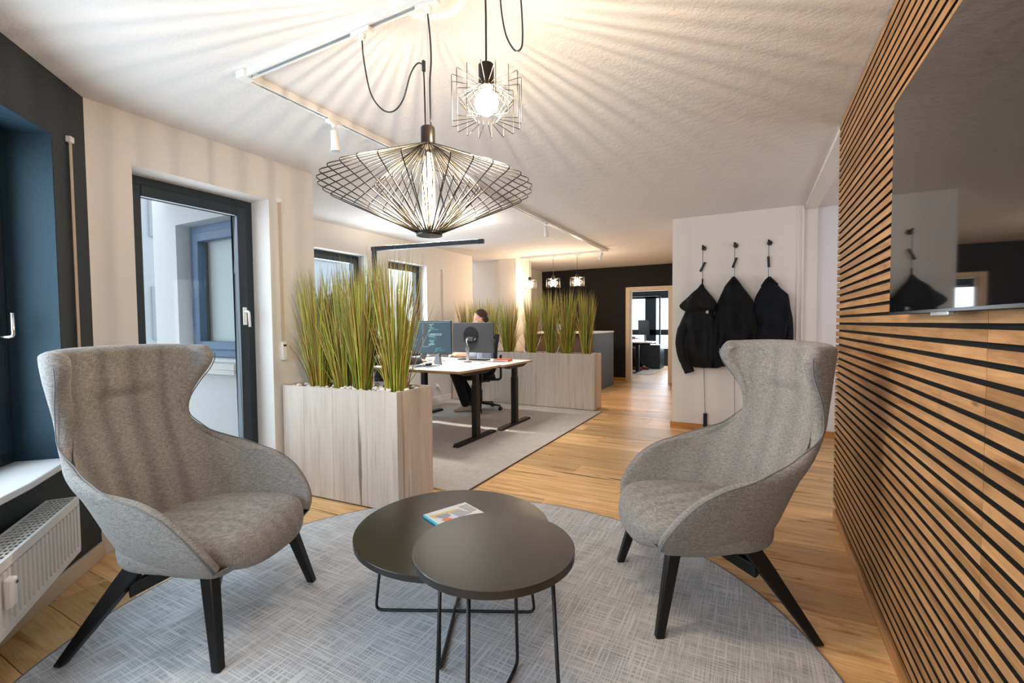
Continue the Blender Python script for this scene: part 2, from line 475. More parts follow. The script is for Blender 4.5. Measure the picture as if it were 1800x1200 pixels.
def window_frame_x(name, y0, y1, z0, z1, xf, depth, mat, fr=.06, sash=.065):
    mb = MB()
    def ring(mb, a, b, za, zb, t, xa, xb):
        mb.box((xa, a, za), (xb, a+t, zb)); mb.box((xa, b-t, za), (xb, b, zb))
        mb.box((xa, a+t, zb-t), (xb, b-t, zb)); mb.box((xa, a+t, za), (xb, b-t, za+t))
    ring(mb, y0, y1, z0, z1, fr, xf-depth, xf)
    o = struct(name, mb, mat, bevel=.004)
    s = MB(); ring(s, y0+fr-.006, y1-fr+.006, z0+fr-.006, z1-fr+.006, sash, xf-depth+.02, xf+.018)
    obj('sash', s, mat, o, bevel=.006)
    obj('pane', MB().box((xf-depth*.55, y0+fr+sash-.012, z0+fr+sash-.012), (xf-depth*.55+.006, y1-fr-sash+.012, z1-fr-sash+.012)), M_glass, o)
    return o
door1 = window_frame_x('door_1', 1.336, 2.176, .22, 2.194, -3.375, .075, M_anth, .062, .066)
# its handle
hy = 2.085
obj('handle_plate', MB().box((-3.357, hy-.014, 1.27), (-3.345, hy+.014, 1.40)), M_whitepl, door1, bevel=.003, label='white handle plate')
hb = MB().tube(fillet([(-3.345, hy, 1.37), (-3.30, hy, 1.37), (-3.30, hy+.004, 1.255)], .018), .0085, 10)
obj('handle', hb, M_whitepl, door1, smooth=True, label='white lever handle')
window_frame_y('window_4', -4.70, -3.62, .98, 2.19, 2.42, .07, M_greyfr, .075, .075)
rbld = thing('added_roller_blind', 'white roller blind added behind the outside window across the balcony to brighten its pane', 'blind', (-4.16, 2.53, 2.15))  # pale blind added so the dark pane looks bright
obj('blind_cloth', MB().box((-4.56, 2.520, 1.06), (-3.76, 2.524, 2.12)), plain('white_blind_cloth', '#e9e9e6', .9), rbld)
obj('blind_tube', MB().tube([(-4.58, 2.53, 2.14), (-3.74, 2.53, 2.14)], .02, 12), M_whitepl, rbld, auto=True)
struct('trim_4', MB().box((-4.78, 2.20, .90), (-3.70, 2.42, .955)).box((-4.78, 2.20, .86), (-3.70, 2.215, .90)), M_whitepl, bevel=.004)

# dark diagonal wall with window
wo = Vector((XW, 1.13, 0)); wd = Vector((.7071, -.7071, 0)); wn = Vector((.7071, .7071, 0))   # along, into room
def dg(s, d, z): return wo + wd*s + wn*d + Vector((0, 0, z))
def dbox(mb, s0, s1, d0, d1, z0, z1):
    return mb.hexa([dg(s0,d0,z0), dg(s1,d0,z0), dg(s1,d1,z0), dg(s0,d1,z0)], [dg(s0,d0,z1), dg(s1,d0,z1), dg(s1,d1,z1), dg(s0,d1,z1)])
SW0, SW1 = .268, 2.0
mb = MB(); dbox(mb, -.03, SW0, -.30, 0, 0, H); dbox(mb, SW1, 2.4, -.30, 0, 0, H); dbox(mb, SW0, SW1, -.30, 0, 2.187, H); dbox(mb, SW0, SW1, -.30, 0, 0, .59)
dark = struct('wall_corner', mb, M_dark)
mb = MB(); dbox(mb, SW0, SW0+.004, -.20, -.001, .59, 2.187); dbox(mb, SW1-.004, SW1, -.20, -.001, .59, 2.187); dbox(mb, SW0+.004, SW1-.004, -.20, -.001, 2.183, 2.187)
obj('window_reveal', mb, M_blue, dark, label='teal painted window reveal')
mb = MB(); F = .065
for (a, b, z0, z1) in ((SW0+.004, SW0+F, .62, 2.183), (SW1-F, SW1-.004, .62, 2.183), (SW0+F, SW1-F, 2.183-F, 2.183), (SW0+F, SW1-F, .62, .62+F), (1.10, 1.17, .62+F, 2.183-F)):
    dbox(mb, a, b, -.27, -.20, z0, z1)
win1 = struct('window_1', mb, M_anth, bevel=.004)
for a, b in ((SW0+F-.006, 1.106), (1.164, SW1-F+.006)):
    s = MB(); t = .06; z0, z1 = .62+F-.006, 2.183-F+.006
    dbox(s, a, a+t, -.25, -.185, z0, z1); dbox(s, b-t, b, -.25, -.185, z0, z1); dbox(s, a+t, b-t, -.25, -.185, z1-t, z1); dbox(s, a+t, b-t, -.25, -.185, z0, z0+t)
    obj('sash', s, M_anth, win1, bevel=.004)
    obj('pane', dbox(MB(), a+t-.01, b-t+.01, -.232, -.226, z0+t-.01, z1-t+.01), M_glass, win1)
hs = SW0 + F + .03
mb = MB().tube(fillet([dg(hs, -.185, 1.22), dg(hs, -.125, 1.22), dg(hs+.002, -.125, 1.33)], .015), .008, 8)
obj('handle', mb, M_chrome, win1, smooth=True, label='chrome window handle')
# marble sill
pS = [dg(SW0-.03, .02, 0), dg(SW0-.03, -.20, 0), dg(SW1+.03, -.20, 0), dg(SW1+.03, .17, 0), dg(SW0+.40, .085, 0)]
struct('trim_1', MB().prism([(q.x, q.y) for q in pS], .592, .622), M_marble, bevel=.004)
# skirting of the dark corner
struct('baseboard_corner', dbox(MB(), .0, 2.4, .0, .018, 0, .085), plain('beige_skirting', '#cdbfae', .6), bevel=.003)
struct('baseboard_left', MB().box((XW, 2.19, 0), (XW+.014, 2.30, .08)), M_whitepl)

def blind_strap(label, p, along, nrm, z0, z1):
    t = thing('blind_strap', label, 'blind strap', p, 0, 'roller blind straps')
    a = Vector(along)*.011; n = Vector(nrm); p = Vector(p)
    def bx(mb, wa, d0, d1, za, zb):
        A = Vector(along)*wa; D0 = n*d0; D1 = n*d1; e = lambda q, z: (q.x, q.y, z)
        return mb.hexa([e(p-A+D0, za), e(p+A+D0, za), e(p+A+D1, za), e(p-A+D1, za)], [e(p-A+D0, zb), e(p+A+D0, zb), e(p+A+D1, zb), e(p-A+D1, zb)])
    obj('strap', bx(MB(), .010, .012, .015, z0, z1-.02), M_strap, t)
    obj('guide', bx(MB(), .015, 0, .024, z1-.03, z1), M_whitepl, t, bevel=.003)
    b = obj('winder_box', bx(MB(), .02, 0, .03, z0-.14, z0), M_whitepl, t, bevel=.006)
    obj('winder_slot', bx(MB(), .012, .03, .031, z0-.035, z0-.02), M_blkpl, b)
    return t
blind_strap('beige roller blind strap on the dark corner wall', dg(.155, .001, 0), wd, wn, 1.05, 2.22)
blind_strap('beige roller blind strap between balcony door and grass planter', (XW+.001, 2.255, 0), (0,1,0), (1,0,0), 1.14, 2.215)
blind_strap('beige roller blind strap behind the desks by the office window', (-4.499, 6.08, 0), (0,1,0), (1,0,0), 1.1, 2.16)

# office window wall
mb = wall_open('x', -4.75, -4.5, 2.56, 7.0, 0, H, [(3.55, 4.45, .75, 2.172), (4.85, 5.695, .75, 2.172)])
struct('wall_office', mb, M_white)
window_frame_x('window_2', 3.55, 4.45, .75, 2.172, -4.65, .07, M_anth, .055, .055)
window_frame_x('window_3', 4.85, 5.695, .75, 2.172, -4.65, .07, M_anth, .055, .055)
struct('trim_2', MB().box((-4.65, 3.53, .75), (-4.42, 4.47, .78)), M_marble, bevel=.003)
struct('trim_3', MB().box((-4.65, 4.83, .75), (-4.42, 5.715, .78)), M_marble, bevel=.003)
struct('baseboard_office', MB().box((-4.5, 2.56, 0), (-4.482, 6.28, .10)), M_whitepl, bevel=.003)
# niche, pillar, far end
struct('wall_niche', MB().box((-5.3, 7.65, 0), (-4.29, 7.75, H)).box((-5.3, 7.0, 0), (-5.2, 7.65, H)), M_white)
struct('pillar', MB().box((-4.29, 7.6, 0), (-3.92, 8.25, H)), M_white)
struct('wall_far_left', MB().box((-4.6, 8.25, 0), (-4.44, YF, H)), M_white)
struct('wall_far', wall_open('y', YF, YF+.14, -4.6, 2.3, 0, H, [(-2.36, -1.56, 0, 1.955)]), M_black)
cas = MB()
for ya, yb in ((YF-.018, YF), (YF+.14, YF+.158)):
    cas.box((-2.455, ya, 0), (-2.36, yb, 2.03)).box((-1.56, ya, 0), (-1.465, yb, 2.03)).box((-2.36, ya, 1.955), (-1.56, yb, 2.03))
cas.box((-2.365, YF, 0), (-2.345, YF+.14, 1.965)).box((-1.575, YF, 0), (-1.555, YF+.14, 1.965)).box((-2.345, YF, 1.94), (-1.575, YF+.14, 1.965))
struct('door_2', cas, plain('pale_wood_door_casing', '#d8c7ae', .5), bevel=.003)
struct('baseboard_far', MB().box((-3.9, YF-.015, 0), (-2.457, YF, .07)), M_oakx, bevel=.003)
# coat wall and side room
YC = 5.733
struct('wall_coats', MB().box((-.86, YC, 0), (.463, YF, H)), M_white)
struct('baseboard_coats', MB().box((-.875, YC-.015, 0), (.463, YC, .072)).box((-.875, YC, 0), (-.86, YF, .072)), M_oakx, bevel=.003)
struct('wall_side_far', MB().box((.463, 5.93, 0), (2.3, 6.05, H)), plaster('cool_white_paint', '#e4e2e6', .2, 90))
struct('baseboard_side', MB().box((.60, 5.916, 0), (2.2, 5.93, .072)), M_oakx, bevel=.003)
struct('trim_5', MB().box((.468, 3.525, 2.45), (.59, 5.93, H)).box((.468, 5.80, 0), (.59, 5.93, 2.45)), M_white, bevel=.002)
struct('trim_6', MB().box((.40, YC-.008, 0), (.412, YC, H-.02)).box((.443, YC-.012, 0), (.463, YC, H-.02)), M_white, bevel=.002)
struct('wall_side_right', wall_open('x', 2.2, 2.32, 3.4, 6.05, 0, H, [(4.3, 5.0, .9, 2.1)]), M_white)
struct('wall_side_near', MB().box((.6, 3.40, 0), (2.3, 3.52, H)), M_white)

# slatted feature wall
XS = .463
wr = struct('wall_right', MB().box((XS+.022, -2.0, 0), (.60, 3.52, H)), M_white)
obj('felt_backing', MB().box((XS+.016, -1.9, .05), (XS+.022, 3.515, H-.003)), M_felt, wr)
YJ = 1.398
pit = .0426; sh = .0285
def slat_mesh(y0, y1):
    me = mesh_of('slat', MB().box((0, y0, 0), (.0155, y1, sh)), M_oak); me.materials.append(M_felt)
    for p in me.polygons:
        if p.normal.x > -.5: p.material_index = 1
    return me
slat_far = slat_mesh(YJ+.0006, 3.518); slat_near = slat_mesh(-1.0, YJ-.0006)
zc = 1.246 + pit*29 + .00705
k = 0
while zc > .07:
    if zc + sh < H - .001:
        for me in (slat_far, slat_near):
            inst('slat', me, wr, (XS, 0, zc))
    zc -= pit
struct('baseboard_right', MB().box((XS, -1.9, 0), (XS+.0155, 3.518, .06)), M_oak, bevel=.002)
# behind the camera; the unseen window is added to let in fill light
struct('wall_back', wall_open('y', -2.0, -1.9, -1.67, .6, 0, H, [(-1.3, .2, .5, 2.4)]), M_white)
window_frame_y('added_back_window', -1.3, .2, .5, 2.4, -1.98, .06, M_anth, .06, .055)
struct('wall_back_left', MB().box((-1.67, -1.9, 0), (-1.473, -.567, H)), M_white)

# far room
struct('wall_far_room', wall_open('y', 13.9, 14.1, -4.6, .2, 0, H, [(-3.9, -1.0, .42, 2.08)]), M_dark)
struct('wall_far_room_left', MB().box((-4.15, YF+.14, 0), (-4.0, 13.9, H)), M_white)
struct('wall_far_room_right', MB().box((-1.0, YF+.14, 0), (-.85, 13.9, H)), M_white)
wf = MB()
for a, b in ((-3.6, -3.5), (-2.86, -2.55), (-1.9, -1.75), (-1.1, -1.0)): wf.box((a, 13.92, .42), (b, 14.0, 2.08))
wf.box((-3.6, 13.92, 1.98), (-1.0, 14.0, 2.08)).box((-3.6, 13.92, .90), (-1.0, 14.0, 1.06)).box((-3.6, 13.92, .42), (-1.0, 14.0, .5))
wfo = struct('window_6', wf, M_anth)
for a, b in ((-3.5, -2.86), (-2.55, -1.9), (-1.75, -1.1)):
    for za, zb in ((.5, .9), (1.06, 1.98)):
        obj('pane', MB().box((a, 13.95, za), (b, 13.956, zb)), M_glass, wfo)

# outdoors beyond the balcony door: balcony floor, a far house
struct('ground_outside', MB().box((-14, -8, -.5), (-3.46, 14, -.15)), plain('pale_concrete', '#b9bbbd', .9))
M_grey_trim = plain('grey_window_trim', '#9aa1a9', .6)
def house(name, label, x0, x1, y0, y1, h, mat, nwin, floors):
    t = thing(name, label, 'building', ((x0+x1)/2, (y0+y1)/2, -.15))
    obj('wall', MB().box((x0, y0, -.15), (x1, y1, h)), mat, t)
    obj('roof', MB().box((x0-.3, y0-.3, h), (x1+.3, y1+.3, h+.25)), M_greypl, t)
    for f in range(floors):
        for i in range(nwin):
            ya = y0 + (i+.25)*(y1-y0)/nwin; yb = ya + .5*(y1-y0)/nwin; za = .9 + f*2.9
            wnd = obj('window', MB().box((x1, ya, za), (x1+.05, yb, za+1.5)), M_grey_trim, t)
            obj('pane', MB().box((x1+.05, ya+.1, za+.1), (x1+.055, (ya+yb)/2-.05, za+1.4)).box((x1+.05, (ya+yb)/2+.05, za+.1), (x1+.055, yb-.1, za+1.4)), M_greypl, wnd)
    return t
house('apartment_house', 'pale house across the street beyond the balcony door', -22, -15, -2, 14, 9.5, plain('grey_house_render', '#b0b5bb', .9), 6, 3)

# ------------------------------------------------------------------ rugs
def disc(c, r, z0, z1, n=128, b=.004):
    return MB().lathe([(r-.002, z0), (r, z0+.002), (r, z1-b), (r-b, z1)], (c[0], c[1], 0), n)
RC, RR = (-1.10, 1.411), 1.47
t = obj('round_rug', disc(RC, RR, .0004, .010), M_rug, smooth=False)
tag(t, 'large round grey woven rug under the armchairs and coffee tables', 'rug')
obj('rug_binding', MB().tube([(RC[0]+(RR+.001)*math.cos(a*PI/80), RC[1]+(RR+.001)*math.sin(a*PI/80), .0058) for a in range(160)], .005, 6, closed=True), plain('grey_rug_binding', '#6f747b', .9), t, smooth=True)
t = obj('office_rug', MB().box((-4.46, 2.78, .0004), (-1.893, 6.285, .010)), M_rug2)
tag(t, 'rectangular pale grey office rug under the desks', 'rug')
obj('rug_binding', MB().box((-1.893, 2.78, .0004), (-1.887, 6.285, .0105)), plain('brown_rug_edge', '#5a4a40', .9), t)

# ------------------------------------------------------------------ wing armchair
def cr(pts, n):                           # catmull through rows of numbers, n samples
    P = np.array(pts, float); m = len(P); out = []
    Q = np.vstack([2*P[0]-P[1], P, 2*P[-1]-P[-2]])
    for q in np.linspace(0, m-1-1e-9, n):
        i = int(q); t = q-i; a, b, c, d = Q[i], Q[i+1], Q[i+2], Q[i+3]
        out.append(.5*((2*b)+(c-a)*t+(2*a-5*b+4*c-d)*t*t+(-a+3*b-3*c+d)*t**3))
    return np.array(out)
#           edge x, edge y, edge z | spine x, spine z | squareness, sway
shell_rows = [
    (-.012, .275, .362,  -.525, .330, 2.7),
    (-.014, .303, .408,  -.556, .385, 2.8),
    (-.040, .322, .460,  -.574, .440, 2.9),
    (-.085, .336, .518,  -.588, .500, 3.0),
    (-.150, .346, .576,  -.602, .560, 3.1),
    (-.245, .352, .622,  -.618, .620, 3.1),
    (-.375, .350, .652,  -.636, .680, 3.0),
    (-.500, .330, .686,  -.652, .740, 2.8),
    (-.592, .298, .735,  -.670, .800, 2.5),
    (-.645, .270, .815,  -.690, .860, 2.3),
    (-.645, .270, .900,  -.705, .925, 2.3),
    (-.615, .295, .985,  -.716, .990, 2.4),
    (-.575, .322, 1.055, -.724, 1.055, 2.5),
    (-.562, .330, 1.105, -.728, 1.110, 2.5),
    (-.585, .318, 1.145, -.728, 1.155, 2.5),
]
def shell_surface(nv=50, nu=44):
    R = cr(shell_rows, nv); P = np.zeros((nv, nu, 3))
    for i, (ex, ey, ez, sx, sz, n) in enumerate(R):
        # arc-length spread over the U so points are even
        tt = np.linspace(-PI/2, PI/2, 400)
        c = np.abs(np.cos(tt))**(2/n); s = np.sign(np.sin(tt))*np.abs(np.sin(tt))**(2/n)
        x = ex + (sx-ex)*c; y = ey*s
        L = np.r_[0, np.cumsum(np.hypot(np.diff(x), np.diff(y)))]; q = np.linspace(0, L[-1], nu)
        xx = np.interp(q, L, x); yy_ = np.interp(q, L, y)
        wgt = np.abs(yy_)/ey; bl = np.clip((xx-sx)/(ex-sx), 0, 1)
        P[i, :, 0] = xx; P[i, :, 1] = yy_; P[i, :, 2] = sz + (ez-sz)*bl**.8
    return P
def armchair_parts():
    P = shell_surface(); nv, nu, _ = P.shape
    du = np.gradient(P, axis=1); dv = np.gradient(P, axis=0)
    nn = np.cross(dv, du); nn /= np.linalg.norm(nn, axis=2, keepdims=True)
    mid = nn[nv//2, nu//2]
    if mid[0] < 0: nn = -nn               # towards the sitter
    Vv = np.linspace(0, 1, nv)[:, None]
    th = .020 + .012*np.clip((Vv-.55)/.2, 0, 1) + .006*np.clip((Vv-.88)/.1, 0, 1) + np.zeros((nv, nu))
    # headrest pad and crease on the inner side
    V = np.linspace(0, 1, nv)[:, None]; U = np.linspace(-1, 1, nu)[None, :]
    zc_ = P[:, :, 2]
    pad = .016*np.clip((zc_-.955)/.03, 0, 1)*np.exp(-(U/.55)**4) - .012*np.exp(-((zc_-.945)/.012)**2)*np.exp(-(U/.42)**6)
    inner = P + nn*(th + pad)[:, :, None]; outer = P - nn*th[:, :, None]
    mb = MB(); vs = []; fs = []
    id_i = lambda i, j: i*nu+j; off = nv*nu; id_o = lambda i, j: off+i*nu+j
    vs += [tuple(q) for q in inner.reshape(-1, 3)] + [tuple(q) for q in outer.reshape(-1, 3)]
    for i in range(nv-1):
        for j in range(nu-1):
            fs.append((id_i(i,j), id_i(i,j+1), id_i(i+1,j+1), id_i(i+1,j)))
            fs.append((id_o(i,j), id_o(i+1,j), id_o(i+1,j+1), id_o(i,j+1)))
    rim = [(i, 0) for i in range(nv)] + [(nv-1, j) for j in range(1, nu)] + [(i, nu-1) for i in range(nv-2, -1, -1)]
    rn = []
    for k, (i, j) in enumerate(rim):       # a rounded lip between inner and outer face
        q = (inner[i, j] + outer[i, j])/2
        if j == 0: o = P[i, 0]-P[i, 1]
        elif j == nu-1: o = P[i, nu-1]-P[i, nu-2]
        else: o = P[nv-1, j]-P[nv-2, j]
        if i == nv-1 and j in (0, nu-1): o = (P[i, j]-P[i-1, j]) + o
        o = o/np.linalg.norm(o)
        vs.append(tuple(q + o*(.018 if j in (0, nu-1) and i < nv*.6 else .026))); rn.append(len(vs)-1)
    for k in range(len(rim)-1):
        a, b = rim[k], rim[k+1]
        fs.append((id_i(*a), id_i(*b), rn[k+1], rn[k])); fs.append((rn[k], rn[k+1], id_o(*b), id_o(*a)))
    # bowl below: closed loops shrinking towards the middle
    loop0 = [id_o(0, j) for j in range(nu)]
    front0 = [id_o(0, nu-1)]
    base = outer[0]; nf = 14
    def loop(U_, fr_y, fr_x, fr_z, bulge):
        L = [tuple(q) for q in U_]
        a, b = U_[-1], U_[0]
        for k in range(1, nf):
            t_ = k/nf; q = a*(1-t_)+b*t_; q = q + np.array([bulge*math.sin(PI*t_), 0, 0]); L.append(tuple(q))
        return L
    ctr = np.array([-.24, 0, .285])
    loops = [loop(base, 0, 0, 0, .05)]
    for f_, dz, bl in ((.93, .020, .050), (.80, .044, .046), (.62, .062, .036), (.40, .072, .024), (.16, .077, .010)):
        U_ = ctr + (base-ctr)*np.array([f_, f_, 0]); U_[:, 2] = base[:, 2]*(1) - dz + (0.30-base[:, 2])*(1-f_)
        loops.append(loop(U_, 0, 0, 0, bl))
    nl = len(loops[0]); b0 = len(vs)
    for L in loops: vs += L
    for a in range(len(loops)-1):
        for k in range(nl):
            k2 = (k+1) % nl
            fs.append((b0+a*nl+k, b0+a*nl+k2, b0+(a+1)*nl+k2, b0+(a+1)*nl+k))
    fs.append(tuple(b0+(len(loops)-1)*nl+k for k in range(nl)))
    mb.add(vs, fs)
    # piping: inner edge of the rim
    pip = [[outer[i, j] + (np.array(vs[rn[k]])-P[i, j])*.25 for k, (i, j) in enumerate(rim) if j == jj and i < nv-3] for jj in (0, nu-1)]
    pip2 = [outer[i, j] + (np.array(vs[rn[k]])-P[i, j])*.18 for k, (i, j) in enumerate(rim)]
    return mb, pip, pip2, inner, loops[0]
def make_armchair(label):
    t = thing('wing_armchair', label, 'armchair', (0, 0, 0))
    mb, pip, pip2, inner, lp = armchair_parts()
    o = obj('shell', mb, M_chair, t, smooth=True, local=True)
    sb = o.modifiers.new('sub', 'SUBSURF'); sb.levels = 1; sb.render_levels = 1
    for pp in pip: obj('piping', MB().tube(pp, .0024, 6), M_seam, o, smooth=True, local=True)
    fp = [np.array(q) + np.array([.002, 0, 0]) for q in lp[-14:]]
    obj('front_seam', MB().tube([np.array(lp[43])] + fp + [np.array(lp[0])], .0028, 6), M_seam, o, smooth=True, local=True)
    # headrest stitch
    nv, nu, _ = inner.shape
    crow = int(np.argmin(np.abs(inner[:, nu//2, 2]-.945)))
    obj('headrest_stitch', MB().tube([inner[crow, j]+np.array([.0005, 0, 0]) for j in range(int(nu*.30), int(nu*.70)+1)], .002, 6), M_seam, o, smooth=True, local=True)
    # seat cushion: superellipse outline, domed
    rows = []; n = 56
    def outline(f, z, dome=0):
        L = []
        for k in range(n):
            a = 2*PI*k/n; c, s_ = math.cos(a), math.sin(a)
            ex = .292*abs(c)**(2/3.6)*(1 if c > 0 else -1); ey = .300*abs(s_)**(2/3.4)*(1 if s_ > 0 else -1)
            x = -.262 + ex*f; y = ey*f
            if c > 0: x += .035*f*(1-(y/.30)**2)
            narrow = 1 - .10*smoothstep(-.30, -.52, x)
            y *= narrow
            zz = z + dome*(1-f*f) - .012*smoothstep(-.1, -.5, x) - .040*smoothstep(-.03, .08, x)*(1 if f > .6 else .5)
            L.append((x, y, zz))
        return L
    prof = [(.90, .328), (.975, .336), (.998, .365), (1.0, .395), (.985, .420), (.945, .436), (.86, .446), (.7, .452), (.5, .456), (.25, .459), (.002, .460)]
    cu = MB().grid([outline(f, z, .004) for f, z in prof], True)
    co = obj('seat_cushion', cu, M_chair, t, smooth=True, local=True)
    sb = co.modifiers.new('sub', 'SUBSURF'); sb.levels = 1; sb.render_levels = 1
    # legs and rails
    def leg(top, foot, wt, wf_, dt, df):
        top = Vector(top); foot = Vector(foot)
        m = MB(); ax = Vector((1, 0, 0)); ay = Vector((0, 1, 0))
        rings = []
        for f, W, D in ((0, wt, dt), (.25, wt*.92, dt*.95), (1, wf_, df)):
            c = top.lerp(foot, f)
            rings.append([c + ax*(W*a) + ay*(D*b) for a, b in ((-.5,-.5),(.5,-.5),(.5,.5),(-.5,.5))])
        vs = [tuple(q) for r in rings for q in r]; fs = [(0,1,2,3), (11,10,9,8)]
        for i in range(2):
            for k_ in range(4): fs.append((i*4+k_, i*4+(k_+1)%4, (i+1)*4+(k_+1)%4, (i+1)*4+k_))
        return m.add(vs, fs)
    for s_ in (-1, 1):
        obj('leg', leg((-.085, s_*.225, .345), (.0, s_*.292, 0), .055, .034, .045, .034), M_blkwood, t, local=True, bevel=.006)
        obj('leg', leg((-.385, s_*.215, .350), (-.607, s_*.350, 0), .085, .036, .05, .034), M_blkwood, t, local=True, bevel=.006)
        # rails rise from each leg to the cross under the seat
        def rail(a, b, h0, h1, wdt):
            a = Vector(a); b = Vector(b); d_ = (b-a).normalized(); sd = d_.cross(Vector((0,0,1))).normalized()*wdt/2
            m = MB()
            return m.hexa([a-sd-Vector((0,0,h0)), a+sd-Vector((0,0,h0)), b+sd-Vector((0,0,h1)), b-sd-Vector((0,0,h1))], [a-sd, a+sd, b+sd, b-sd])
        obj('rail', rail((-.058, s_*.246, .262), (-.20, s_*.03, .318), .045, .04, .036), M_blkwood, t, local=True, bevel=.004)
        obj('rail', rail((-.425, s_*.240, .262), (-.26, s_*.03, .318), .055, .04, .036), M_blkwood, t, local=True, bevel=.004)
    obj('seat_bracket', MB().box((-.29, -.06, .272), (-.17, .06, .315)), M_blkmetal, t, local=True, bevel=.006)
    return t
ch1 = make_armchair('grey woven wing armchair on black legs beside the white radiator')
ch2 = dup(ch1, (-.4639, 2.0939, .0), math.radians(-150.5), 'grey woven wing armchair on black legs in front of the hanging coats', 'grey wing armchairs')
ch1['group'] = 'grey wing armchairs'
ch1.location = (-1.8035, 1.1995, .010); ch1.rotation_euler = (0, 0, math.radians(19.2)); ROOT[ch1.name] = Vector(ch1.location)
ch2.location.z = .004

# ------------------------------------------------------------------ coffee tables
def coffee_table(label, c, r, h, feet_r, angs, top_r=None):
    t = thing('coffee_table', label, 'table', (c[0], c[1], .010), 0, 'round black coffee tables')
    top = MB().lathe([(r-.0015, h-.024), (r, h-.0225), (r, h-.0012), (r-.0012, h)], (0,0,0), 96)
    obj('tabletop', top, M_table, t, local=True, auto=True)
    for i, a in enumerate(angs):
        u = Vector((math.cos(a), math.sin(a), 0)); z0 = .007
        low = z0
        mid = Vector((0, 0, .012 if i else 0))
        ft = .88
        pts = [u*feet_r*ft + Vector((0,0,h-.026)), u*feet_r + Vector((0,0,low)), -u*feet_r + Vector((0,0,low)), -u*feet_r*ft + Vector((0,0,h-.026))]
        if i:      # second loop rises over the first where they cross
            n_ = 1
            pts = [pts[0], pts[1], u*.04 + Vector((0,0,low)), Vector((0,0,low+.0135)), -u*.04+Vector((0,0,low)), pts[2], pts[3]]
        path = fillet(pts, .03, 5)
        obj('frame_loop', MB().tube(path, .0062, 10), M_blkmetal, t, local=True, smooth=True)
    obj('mounting_cross', MB().box((-feet_r*.9, -.015, h-.031), (feet_r*.9, .015, h-.026)).box((-.015, -feet_r*.9, h-.0308), (.015, feet_r*.9, h-.0262)), M_blkmetal, t, local=True)
    return t
t1a = math.atan2(1.745-1.443, -.822+1.447)
coffee_table('larger lower black round coffee table with a magazine on it', (-1.135, 1.594), .412, .388, .347, (t1a, t1a + PI/2))
coffee_table('smaller taller black round coffee table overlapping the lower one', (-.723, 1.234), .255, .548, .215, (math.radians(98), math.radians(8)))
# magazine
mg = thing('magazine', 'colourful magazine lying on the larger black coffee table', 'magazine', (-1.302, 1.598, .3985), math.atan2(.919, .394))
obj('pages', MB().box((.001, -.153, .0006), (.221, -.002, .0085)), M_paper, mg, local=True)
obj('back_cover', MB().box((0, -.155, 0), (.222, 0, .0006)), plain('dark_green_cover', '#123b3a', .4), mg, local=True)
obj('spine', MB().box((-.0012, -.155, 0), (.001, 0, .0105)), plain('turquoise_spine', '#4fc3dc', .4), mg, local=True)
obj('front_cover', MB().box((.001, -.155, .0085), (.222, 0, .0097)), plain('white_cover', '#dfe0e2', .35), mg, local=True)
def patch(name, poly, col, z): obj(name, MB().prism(poly, .0097, z), plain('cover_print_'+col[1:], col, .4), mg, local=True)
patch('cover_print', [(.01, -.03), (.10, -.035), (.16, -.045), (.16, -.06), (.07, -.075), (.02, -.075)][::-1], '#d9bd7c', .00985)
patch('cover_print', [(.03, -.05), (.09, -.055), (.09, -.09), (.05, -.10), (.035, -.08)][::-1], '#8d93ad', .0100)
patch('cover_print', [(.03, -.10), (.07, -.095), (.08, -.12), (.04, -.13)][::-1], '#e0734d', .00995)
patch('cover_print', [(.10, -.06), (.15, -.055), (.18, -.12), (.11, -.13)][::-1], '#a9a9b6', .0099)
for k in range(7):
    patch('cover_stripe', [(.165+.002*k, -.03-.013*k), (.215, -.025-.013*k), (.215, -.030-.013*k), (.165+.002*k, -.035-.013*k)][::-1], '#55585e', .0101)

# ------------------------------------------------------------------ television
TVY0, TVY1, TVZ0, TVZ1, TVX = .735, 1.962, 1.281, 1.976, .405
tv = thing('television', 'large black wall mounted flat television on the slatted wood wall', 'television', (TVX+.03, (TVY0+TVY1)/2, TVZ0))
obj('casing', MB().box((TVX+.003, TVY0, TVZ0), (TVX+.030, TVY1, TVZ1)), M_blkpl, tv, bevel=.003)
obj('screen', MB().box((TVX, TVY0+.002, TVZ0+.008), (TVX+.004, TVY1-.002, TVZ1-.002)), M_tvglass, tv)
obj('lower_bezel', MB().box((TVX-.001, TVY0+.002, TVZ0+.0005), (TVX+.004, TVY1-.002, TVZ0+.0075)), plain('dark_chrome_bezel', '#50545a', .2, .8), tv)
obj('badge', MB().box((TVX-.002, 1.43, TVZ0-.010), (TVX+.012, 1.55, TVZ0+.001)), M_chrome, tv, bevel=.002, label='chrome badge under the screen')
obj('wall_bracket', MB().box((TVX+.03, 1.15, TVZ0+.15), (XS, 1.55, TVZ1-.15)), M_blkmetal, tv)

# ------------------------------------------------------------------ radiator
ra = math.radians(55); rd = Vector((math.sin(ra), -math.cos(ra), 0)); rn_ = Vector((math.cos(ra), math.sin(ra), 0))
ro = Vector((-2.80, .92, 0))
RL, RZ0, RZ1, RT = .98, .205, .468, .115
rad = thing('radiator', 'white ribbed panel radiator with top grille under the marble sill', 'radiator', (ro.x, ro.y, RZ0))
def rb(mb, a0, a1, d0, d1, z0, z1):
    q = lambda a, d, z: tuple(ro + rd*a + rn_*d + Vector((0,0,z)))
    return mb.hexa([q(a0,d0,z0), q(a1,d0,z0), q(a1,d1,z0), q(a0,d1,z0)], [q(a0,d0,z1), q(a1,d0,z1), q(a1,d1,z1), q(a0,d1,z1)])
